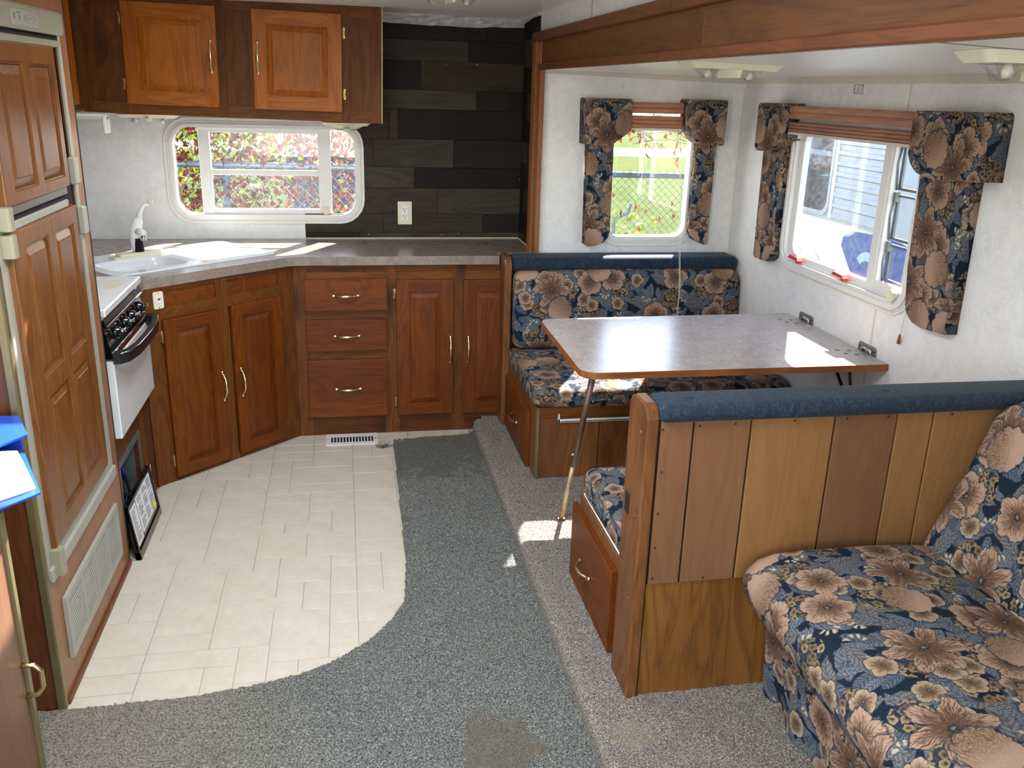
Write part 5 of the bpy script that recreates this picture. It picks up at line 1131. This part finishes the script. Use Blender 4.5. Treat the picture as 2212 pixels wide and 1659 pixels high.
o = fixn(loft(MB(), sh, .790, 1.945, 'X', 20, .006, endr=.04, uoff=.3, seed=4).build('back_cushion', M['floral'])); tag(o, 'navy floral back cushion of the far bench, sun stripe along its top', 'cushion')
# --- near bench, seen from behind
b2_ = thing('dinette_bench', 'near dinette bench seen from its plank back, blue roll along the top', 'bench', (1.36, 2.35, ZS))
pp = bench_post(b2_, .733, .768, 1.998, 2.142, ZS, .942)
for z in (.86, .62, .37, .13): place(SCR, 'screw_cap', pp, Matrix.Translation((.7335, 2.035, z)) @ Matrix.Rotation(-PI/2, 4, 'Y'))
part(MB().box(.731, .734, 2.085, 2.118, .60, .66, .001), 'magnet_plate', M['blackm'], pp, 'black magnet plate')
part(MB().box(.768, 1.95, 2.145, 2.645, ZS, .385), 'box', M['bench'], b2_)
part(MB().box(.758, .77, 2.145, 2.655, ZS, .395, .002), 'side_panel', M['bench'], b2_)
dmn = door_meshes(.475, .278, key='oak', keyx='lowdx', flat=True)
d = place(dmn[0][1], 'drawer', b2_, frame_M((.757, 2.683, .072), (0, -1, 0))); place(PULLH, 'handle', d, frame_M((.738, 2.475, .205), (0, -1, 0)))
bx = [.772, .863, 1.021, 1.257, 1.439, 1.547, 1.95]
for i, (a, b) in enumerate(zip(bx, bx[1:])): part(MB().box(a+.0028, b-.0028, 2.003, 2.016, .428, .905, .0015), 'back_board', M[('board2', 'board2', 'board', 'board2', 'board', 'board')[i]], b2_)
part(MB().box(.772, 1.95, 2.012, 2.024, .428, .905), 'backing', M['dark'], b2_)
part(MB().box(.772, 1.95, 2.008, 2.03, ZS, .427), 'lower_board', M['ply'], b2_)
SP = mesh_only(MB().lathe([(.0032, 0), (.0032, .0015), (.0015, .002)], 8, Matrix.Rotation(PI/2, 4, 'X')), 'staple', M['ink'])
for (x, z) in ((.779, .878), (.785, .76), (.785, .64), (.785, .54), (.785, .447), (.877, .884), (.975, .886), (.93, .438), (1.14, .888), (1.29, .888), (1.41, .888), (1.60, .888)): place(SP, 'staple', b2_, Matrix.Translation((x, 2.0025, z)))
bol = loft(MB(), rsec(1.984, 2.118, .896, .945, .024, 6), .770, 1.95, 'X', 26, .002, endr=.02, seed=5); bo = fixn(part(bol, 'bolster', M['bolster'], b2_, 'dark blue scroll-patterned top roll'))
for x in (.86, 1.42): part(MB().lathe([(.014, 0), (.013, .004), (.007, .006), (.001, .0055)], 14, Matrix.Translation((x, 2.05, .943))), 'button', M['bolster'], b2_, 'covered upholstery button')
part(MB().box(.772, 1.95, 2.024, 2.05, .39, .92), 'frame_back', M['bench'], b2_)
o = fixn(loft(MB(), rsec(2.13, 2.675, .397, .488, .036, 6), .762, 1.945, 'X', 18, .005, endr=.05, uoff=.7, seed=6).build('seat_cushion', M['floral'])); tag(o, 'navy floral seat cushion on the near bench, its corner showing past the post', 'cushion')
part(MB().tube([(.763, 2.15, .402), (.764, 2.63, .402), (.80, 2.672, .402)], .003, 6), 'piping', M['paper'], o, 'white piping')
# --- table
tb = thing('dinette_table', 'pinkish-grey laminate table with wood-grain edge fixed to the side wall', 'table', (1.38, 3.2, ZS))
def rp(c, r, a0, n=6): return [(c[0]+r*math.cos(a0+k*PI/2/n), c[1]+r*math.sin(a0+k*PI/2/n)) for k in range(n+1)]
tp = [(1.950, 2.826)]+[(1.950, 3.600), (1.935, 3.612)]+rp((.858, 3.530), .058, PI/2)+rp((.852, 2.886), .060, PI)
part(MB().prism(tp, .742, .766, 'Z'), 'tabletop', M['table'], tb)
def offs(poly, e):
    n = len(poly); out = []
    for i in range(n):
        a, b, c = Vector(poly[i-1]), Vector(poly[i]), Vector(poly[(i+1) % n]); d1 = (b-a).normalized(); d2 = (c-b).normalized(); nn = Vector((d1.y+d2.y, -d1.x-d2.x)); nn = nn.normalized() if nn.length > 1e-6 else Vector((d1.y, -d1.x)); out.append((b.x+nn.x*e, b.y+nn.y*e))
    return out
sgn = 1 if area2(tp) > 0 else -1
tw = wood('table_edge_grain', srgb(158, 98, 52), srgb(138, 80, 40), srgb(84, 44, 22), 'X', coat=.2)
m_ = MB(); m_.prism(offs(tp, .002*sgn), .7415, .7655, 'Z', holes=[list(reversed(tp))]); part(m_, 'edge_band', tw, tb)
part(MB().box(1.0, 1.5, 3.0, 3.4, .722, .742), 'under_block', M['darkside'], tb)
lg = MB(); T0 = Vector((.842, 2.875, .742)); T1 = Vector((.808, 3.092, ZS)); dm_ = (T1-T0)
lg.tube([T0, T0+dm_*.60], .0125, 4); leg = part(lg, 'leg', plain('bronze_leg', srgb(120, 96, 80), .35, .5), tb, 'brown upper tube of the folding leg')
part(MB().tube([T0+dm_*.58, T1], .0095, 4), 'lower_leg', plain('pale_brass_tube', srgb(214, 192, 146), .3, .4), leg, 'brassy lower tube'); part(MB().box(.792, .824, 3.078, 3.106, ZS-.002, ZS+.008, .002), 'foot', M['beamred'], leg)
part(MB().lathe([(.004, -.018), (.004, .018)], 8, Matrix.Translation(T0+dm_*.52) @ Matrix.Rotation(PI/2, 4, 'Y')), 'bolt', M['chrome'], leg)
for y in (3.455, 2.975):
    m_ = MB(); m_.prism(rrect(y-.062, y+.062, .745, .800, [.001, .001, .016, .016], 4), XR-.003, XR, 'X'); h_ = part(m_, 'wall_bracket', M['alu'], tb)
    m_ = MB(); m_.tube([(XR-.006, y-.035, .762), (XR-.010, y-.035, .783), (XR-.010, y+.02, .785), (XR-.006, y+.03, .762)], .0055, 8); part(m_, 'bracket_loop', M['chrome'], h_)
    m_ = MB()
    for yy in (-.048, .048): m_.lathe([(.004, 0), (.003, .002)], 8, Matrix.Translation((XR-.003, y+yy, .782)) @ Matrix.Rotation(-PI/2, 4, 'Y'))
    part(m_, 'bracket_screw', M['blackm'], h_)
    sm_ = mesh_only(MB().lathe([(.008, 0), (.0075, .002), (.003, .0035)], 12), 'table_screw', M['alu'])
    for (dx, dy) in ((-.055, .035), (-.09, .0), (-.055, -.02), (-.1, .045)): place(sm_, 'table_screw', tb, Matrix.Translation((XR+dx, y+dy, .766)))
rod = plain('dark_rod', srgb(58, 54, 52), .35, .6)
part(MB().tube([(1.86, 2.93, .742), (1.90, 2.94, .58)], .006, 6), 'support_rod', rod, tb); m_ = MB().tube([(1.945, 3.22, .70), (1.90, 2.95, .56)], .007, 6).prism(rrect(3.19, 3.25, .68, .715, .004, 2), XR-.004, XR, 'X'); part(m_, 'support_rod', rod, tb)

# ================================================================== SOFA
sf = thing('sofa', 'navy floral upholstered sofa bed at the lower right against the plank bench back', 'sofa', (1.5, 1.3, ZS))
prof = [(1.66, .34), (1.66, .49), (1.62, .507), (1.57, .514), (1.44, .526), (1.30, .533), (1.18, .531), (1.10, .522), (1.055, .505), (1.030, .482), (1.020, .455), (1.024, .425), (1.045, .385), (1.075, .345), (1.10, .318), (1.12, .305), (1.3, .30)]
def refine(p, k=2):
    out = []
    for i in range(len(p)):
        a, b = Vector(p[i]), Vector(p[(i+1) % len(p)])
        for j in range(k): q = a.lerp(b, j/k); out.append((q.x, q.y))
    return out
m_ = loft(MB(), refine(prof), .55, 1.985, 'Y', 26, .012, endr=.05, seed=8, jitter=.001); fixn(part(m_, 'seat_cushion', M['floral3'], sf))
sk_p = [(1.135, ZS-.002), (1.128, .16), (1.122, .25), (1.112, .315), (1.30, .33), (1.9, .33), (1.9, ZS-.002)]
m_ = MB(); ys = [.58+i*.02 for i in range(70)]; n = 12; vs = []; fs = []; uv = []
for i, y in enumerate(ys):
    for j in range(n+1):
        t = j/n; z = ZS-.002+(.32-ZS)*t; wv = (1-t)*.010*math.sin(y*31)+(1-t)*.006*math.sin(y*13+1); vs.append((1.135-.022*t+wv, y, z))
for i in range(len(ys)-1):
    for j in range(n): a = i*(n+1)+j; fs.append((a, a+1, a+n+2, a+n+1)); uv.append([(ys[i], j*.021), (ys[i], (j+1)*.021), (ys[i+1], (j+1)*.021), (ys[i+1], j*.021)])
m_.add(vs, fs, uv, True); part(m_, 'skirt', M['floral3'], sf)
part(MB().prism([(1.15, ZS), (1.9, ZS), (1.9, .33), (1.15, .33)], .6, 1.955, 'Y'), 'base', M['floral3'], sf, uvproj=True)
bp = [(1.56, .46), (1.556, .50), (1.60, .62), (1.66, .78), (1.705, .895), (1.735, .925), (1.79, .94), (1.86, .935), (1.90, .90), (1.90, .46)]
m_ = loft(MB(), refine(bp, 3), .55, 1.978, 'Y', 26, .006, endr=.035, uoff=.55, seed=9); fixn(part(m_, 'back_cushion', M['floral3'], sf))

# ================================================================== WINDOW DRESSING
def dress(nm_label, cor, leg_, axis, dc0, dl0, dwall, button=None):
    ctr = cor[0]; loc = (ctr[0], dwall, 1.45) if axis == 'Y' else (dwall, ctr[0], 1.45)
    t = thing('window_panel', nm_label, 'curtain', loc, 'upholstered floral window panels' if False else None)
    part(pad(leg_, dl0, dwall-.001, axis, .007), 'side_leg', M['floral2'], t, uvproj=True)
    part(pad(cor, dc0, dwall-.001, axis, .010), 'cornice_block', M['floral2'], t, uvproj=True)
    if button: part(MB().lathe([(.013, 0), (.012, .004), (.005, .006)], 12, Matrix.Translation(button) @ Matrix.Rotation(PI/2, 4, 'X')), 'button', M['floral2'], t, 'covered button')
    return t
dress('floral upholstered window panel left of the slide-out end window', [(1.128, 1.452), (1.262, 1.440), (1.278, 1.462), (1.30, 1.488), (1.33, 1.510), (1.357, 1.516), (1.355, 1.655), (1.35, 1.661), (1.130, 1.661), (1.123, 1.655)],
      [(1.168, .966), (1.19, .955), (1.235, .961), (1.268, .975), (1.288, .997), (1.297, 1.03), (1.290, 1.50), (1.156, 1.50)], 'Y', 4.225, 4.278, YW)
dress('floral upholstered window panel right of the slide-out end window, button on its top block', [(1.636, 1.518), (1.655, 1.511), (1.672, 1.483), (1.70, 1.463), (1.74, 1.453), (1.826, 1.455), (1.833, 1.462), (1.834, 1.658), (1.828, 1.667), (1.632, 1.666), (1.627, 1.660)],
      [(1.708, 1.05), (1.72, 1.01), (1.745, .985), (1.80, .962), (1.815, .965), (1.817, 1.50), (1.709, 1.50)], 'Y', 4.225, 4.278, YW, (1.741, 4.225, 1.562))
dress('floral upholstered window panel at the far end of the side window, next to the corner', [(3.702, 1.665), (3.706, 1.512), (3.725, 1.505), (3.755, 1.478), (3.80, 1.458), (3.93, 1.455), (3.945, 1.470), (3.948, 1.655), (3.94, 1.663)],
      [(3.757, 1.50), (3.760, 1.02), (3.775, .985), (3.81, .965), (3.92, .962), (3.935, .975), (3.952, 1.50)], 'X', 1.855, 1.905, XR)
dress('wide floral upholstered window panel at the near end of the side window', [(2.425, 1.462), (2.61, 1.452), (2.67, 1.453), (2.725, 1.466), (2.757, 1.490), (2.776, 1.52), (2.780, 1.652), (2.77, 1.660), (2.44, 1.664), (2.43, 1.655)],
      [(2.498, .968), (2.62, .958), (2.672, .965), (2.708, .985), (2.725, 1.015), (2.742, 1.15), (2.765, 1.50), (2.508, 1.50)], 'X', 1.855, 1.905, XR)
def flute(z0, z1, d0, depth, n):
    """fluted front profile: list of (d, z)"""
    out = []
    for i in range(n*6+1): t = i/(n*6); z = z0+(z1-z0)*t; out.append((d0+.0035*(1-abs(math.sin(t*n*PI)))+(.002 if i % 6 in (0,) else 0), z))
    return out+[(d0+depth, z1), (d0+depth, z0)]
def blind(label, axis, a0, a1, d0, z, dwall, mat, cords):
    loc = ((a0+a1)/2, dwall, z[0]) if axis == 'X' else (dwall, (a0+a1)/2, z[0])
    t = thing('window_blind', label, 'blind', loc)
    def sweep(pr):
        m_ = MB()
        if axis == 'X': m_.prism(pr, a0, a1, 'X')       # profile (y,z)
        else: m_.prism(pr, a0, a1, 'Y')                  # profile (x,z)
        return m_
    part(sweep(flute(z[2], z[3], d0, .012, 2)), 'valance', mat, t)
    part(sweep(flute(z[0]+.012, z[1], d0+.004, .045, 3)), 'slat_stack', mat, t)
    part(sweep([(d0+.006, z[0]), (d0+.045, z[0]), (d0+.045, z[0]+.011), (d0+.004, z[0]+.011)]), 'bottom_rail', M['trimw'], t)
    part(sweep([(d0+.012, z[2]+.004), (dwall-.004, z[2]+.004), (dwall-.004, z[3]-.002), (d0+.012, z[3]-.002)]), 'head_rail', M['cream'], t)
    for c in cords: part(MB().tube(c, .0012, 5), 'lift_cord', M['cream'], t)
    return t
blind('raised pinkish wood-look blind at the top of the slide-out end window', 'X', 1.359, 1.625, 4.265, (1.518, 1.586, 1.600, 1.647), YW, M['blindw'],
      [[(1.600, 4.262, 1.53), (1.622, 4.20, 1.2), (1.612, 4.128, .93), (1.602, 4.066, .80), (1.60, 4.06, .56)], [(1.612, 4.262, 1.53), (1.628, 4.20, 1.2), (1.618, 4.128, .93), (1.607, 4.066, .80), (1.604, 4.06, .58)]])
blind('long raised pinkish wood-look blind at the top of the side window', 'Y', 2.783, 3.70, 1.885, (1.538, 1.590, 1.603, 1.656), XR, M['blindwy'], [])
tc = thing('pull_cord', 'short beige cord with a wooden tassel hanging below the side window', 'cord', (XR-.012, 2.775, .86))
part(MB().tube([(XR-.012, 2.765, .985), (XR-.012, 2.772, .93), (XR-.010, 2.778, .895)], .0012, 5), 'cord', M['trimw'], tc); part(MB().lathe([(.002, .036), (.004, .03), (.007, .004), (.006, 0)], 10, Matrix.Translation((XR-.011, 2.779, .858))), 'tassel', M['board'], tc)

# ================================================================== OUTSIDE
GZ = -.95
struct('ground', MB().box(-14, 40, 4.95, 75, GZ-.1, GZ), M['grass'], 'sunlit grass outside')
struct('path', MB().box(-14, 40, 38, 44, GZ, GZ+.01), M['gravel'], 'pale gravel lane beyond the fence')
struct('trailer_underside', MB().box(-1.55, 2.05, 4.845, 4.85, GZ, -.06), M['rvside'])
# chain-link fence
FY = 7.0; fz = thing('chain_link_fence', 'galvanised chain-link fence outside the kitchen and end windows', 'fence', (0, FY, GZ))
rail = [(-4.5, FY, 1.145), (0, FY, 1.092), (3.0, FY, 1.055)]
part(MB().tube(rail, .024, 8), 'top_rail', M['fence'], fz)
for x in (-3.4, -.86, 1.7, 3.0): part(MB().tube([(x, FY+.03, GZ), (x, FY+.03, 1.12)], .03, 8), 'post', M['fence'], fz)
m_ = MB(); sp = .062; r = .0028
for k in range(int((7.5+2.1)/sp)):
    x0 = -4.5-2.05+k*sp*1.0
    for sg_ in (1, -1):
        a = Vector((x0 if sg_ > 0 else x0+2.05, FY, GZ)); b_v = Vector((x0+2.05 if sg_ > 0 else x0, FY, 1.10))
        lo, hi = -4.5, 3.0; pts = []
        xa, xb = a.x, b_v.x; t0, t1 = 0, 1
        for lim, s_ in ((lo, 1), (hi, -1)):
            ta = (lim-xa)/(xb-xa)
            if (xb-xa)*s_ > 0: t0 = max(t0, ta)
            else: t1 = min(t1, ta)
        if t1-t0 < .02: continue
        m_.tube([a.lerp(b_v, t0)+Vector((0, .003*sg_, 0)), a.lerp(b_v, t1)+Vector((0, .003*sg_, 0))], r, 4, caps=False)
o = part(m_, 'wire_mesh', M['fence'], fz, 'diamond wire mesh'); o['kind'] = 'stuff'
# dead creeper on the fence
def leaves(name, mat, parent, n, box, size, seed, dens=None, stuff=True):
    r_ = np.random.RandomState(seed); vs = []; fs = []
    while len(fs) < n*2:
        x, y, z = [r_.uniform(box[2*i], box[2*i+1]) for i in range(3)]
        if dens and r_.rand() > dens(x, z): continue
        s = size*r_.uniform(.6, 1.3); a = Vector(r_.normal(size=3)); a.normalize(); a = (a+Vector((0, 0, -.8))).normalized(); b = a.orthogonal().normalized(); b.rotate(Matrix.Rotation(r_.uniform(0, 6.28), 3, a)); c = a.cross(b)
        p = Vector((x, y, z)); k = len(vs); q = [p, p+a*s*.45+b*s*.32+c*s*.1, p+a*s, p+a*s*.45-b*s*.32+c*s*.1]; vs += [tuple(v) for v in q]; fs += [(k, k+1, k+2), (k, k+2, k+3)]
    m_ = MB().add(vs, fs); o = part(m_, name, mat, parent)
    if stuff: o['kind'] = 'stuff'
    return o
cr = thing('creeper', 'red-brown dead creeper hanging over the fence outside the kitchen window', 'creeper', (-1.3, FY, GZ))
leaves('leaves', M['leaf_red'], cr, 13000, (-3.6, .85, 6.90, 7.30, -.2, 2.3), .062, 1, lambda x, z: .5+.5*(z > .35))
leaves('green_leaves', M['leaf_green'], cr, 6500, (-3.6, .9, 7.1, 7.9, -.5, 2.1), .08, 2, lambda x, z: .95 if x < -.4 else (.9 if z < .75 else .15))
m_ = MB(); rr = random.Random(4)
for k in range(170):
    p = Vector((rr.uniform(-3.5, .75), 6.95+rr.uniform(-.05, .15), rr.uniform(-.3, 1.5))); pts = [p]; a = rr.uniform(0, 6.28)
    for q in range(5): a += rr.uniform(-.5, .5); pts.append(pts[-1]+Vector((math.cos(a)*.11, rr.uniform(-.02, .02), math.sin(a)*.11)))
    m_.tube(pts, .004, 4, caps=False)
o = part(m_, 'twigs', M['twig'], cr); o['kind'] = 'stuff'
c2 = thing('creeper', 'thin red creeper sprays hanging across the top of the slide-out end window view', 'creeper', (2.4, FY, 1.0))
r_ = np.random.RandomState(12); lm = []
for k in range(6):
    s = r_.uniform(.045, .075); m_ = MB().add([(0, 0, 0), (s*.34, .012, -s*.45), (0, -.004, -s), (-s*.34, .014, -s*.45)], [(0, 1, 2), (0, 2, 3)]); lm.append(mesh_only(m_, 'leaf', M['leaf_red']))
sprays = MB()
for k in range(13):
    x = r_.uniform(1.75, 2.3); z = 1.36+r_.uniform(-.06, .2); pts = [Vector((x, FY-.05, z))]; dx = r_.uniform(.08, .13)
    for q in range(7): pts.append(pts[-1]+Vector((dx, r_.uniform(-.02, .02), .03-.02*q+r_.uniform(-.02, .02))))
    sprays.tube(pts, .003, 4, caps=False)
    for p in pts[1:]:
        for w_ in range(r_.randint(0, 3)):
            place(lm[r_.randint(0, 6)], 'leaf', c2, Matrix.Translation(p+Vector((r_.uniform(-.03, .03), r_.uniform(-.03, .02), -.01-.08*r_.rand()*w_))) @ Matrix.Rotation(r_.uniform(-.6, .6), 4, 'Y') @ Matrix.Rotation(r_.uniform(0, 6.28), 4, 'Z'))
for (x, z) in ((2.20, .79), (2.31, .84), (2.40, .80), (2.52, .74), (2.62, .86), (2.12, .93), (2.36, .66), (2.64, .76)): place(lm[r_.randint(0, 6)], 'leaf', c2, Matrix.Translation((x, FY-.02, z)) @ Matrix.Rotation(r_.uniform(0, 6.28), 4, 'Z'))
part(sprays, 'twigs', M['twig'], c2)
wd_ = thing('weeds', 'tall sunlit weeds behind the fence', 'weeds', (2.4, 8, GZ), kind='stuff')
leaves('leaves', M['leaf_green'], wd_, 5000, (1.4, 3.2, 7.35, 9.5, GZ, .55), .10, 5, lambda x, z: max(.05, 1-(z-GZ)/1.5))
ck = thing('jack_crank', 'grey crank handle standing up behind the wire fence, seen through the end window', 'crank', (2.25, 7.3, GZ))
part(MB().tube([(2.24, 7.3, GZ), (2.24, 7.3, .66), (2.36, 7.3, .72), (2.38, 7.3, .80)], .014, 8), 'handle', M['fence'], ck)
tp_ = thing('shed', 'blue-sided shed glimpsed through the creeper at the right end of the kitchen window', 'shed', (.6, 10, GZ))
part(MB().box(-.6, 1.5, 10, 12, GZ, .95), 'side', plain('navy_tarp', srgb(60, 76, 120), .5, nscale=5, namt=.1), tp_); part(MB().prism([(9.9, .95), (12.1, .95), (11, 1.5)], -.7, 1.6, 'X'), 'roof', M['rvside'], tp_)
# neighbouring camper beside the side window
nb = thing('neighbouring_camper', 'white camper with ribbed siding, dark window and blue swirl outside the side window', 'camper', (3.9, 6.2, GZ))
NX = 3.40
part(MB().box(NX, 5.6, 3.9, 8.0, -.55, .865, .05), 'lower_body', M['rv'], nb)
part(MB().box(NX+.012, 5.6, 3.9, 8.0, .86, 2.5), 'upper_wall', M['rvside'], nb)
for i in range(22): z = .885+i*.072; part(MB().prism([(NX+.012, z), (NX-.006, z+.004), (NX-.006, z+.030), (NX+.004, z+.036), (NX+.004, z+.070), (NX+.012, z+.072)], 5.28, 5.86, 'Y'), 'siding_panel', M['rvside'], nb)
m_ = MB(); m_.prism(rrect(5.90, 7.6, .885, 2.1, .10, 6), NX-.012, NX+.02, 'X', holes=[list(reversed(rrect(5.93, 7.57, .915, 2.07, .08, 6)))]); nw = part(m_, 'window_trim', M['rvside'], nb)
part(MB().prism(rrect(5.93, 7.57, .915, 2.07, .08, 6), NX-.008, NX+.01, 'X'), 'window_pane', M['rvwin'], nb)
part(MB().box(NX-.010, NX+.0, 5.93, 7.57, 1.30, 1.335), 'window_bar', M['fence'], nb)
part(MB().tube([(NX-.004, 5.875, .88), (NX-.004, 5.875, 2.5)], .014, 6), 'drain_strip', M['wframe'], nb)
m_ = MB(); m_.prism([(4.75, .80), (4.95, .50), (5.15, .38), (5.38, .45), (5.55, .60), (5.67, .72), (5.66, .79), (5.55, .835), (5.30, .85), (5.0, .845)], NX-.003, NX+.001, 'X'); bs = part(m_, 'swirl', M['rvblue'], nb, 'blue swoosh decal')
arc = [(5.33-.16*math.cos(t), .56+.17*math.sin(t)) for t in [k*.22 for k in range(0, 12)]]; arc2 = [(5.33-.10*math.cos(t), .56+.11*math.sin(t)) for t in [k*.22 for k in range(0, 12)]]
m_ = MB(); m_.prism(arc+arc2[::-1], NX-.005, NX-.002, 'X'); part(m_, 'swirl_band', M['rvpale'], bs, 'pale curved band')
m_ = MB(); m_.prism([(6.02, .62), (5.90, .56), (5.86, .52), (5.95, .565)], NX-.003, NX+.001, 'X'); m_.prism([(6.32, .66), (6.26, .60), (6.20, .58), (6.25, .61)], NX-.003, NX+.001, 'X'); part(m_, 'stripe', M['rvside'], nb, 'thin grey accent stripes')
part(MB().box(3.9, 5.0, 5.0, 7.8, GZ, -.55), 'chassis', M['dark'], nb)
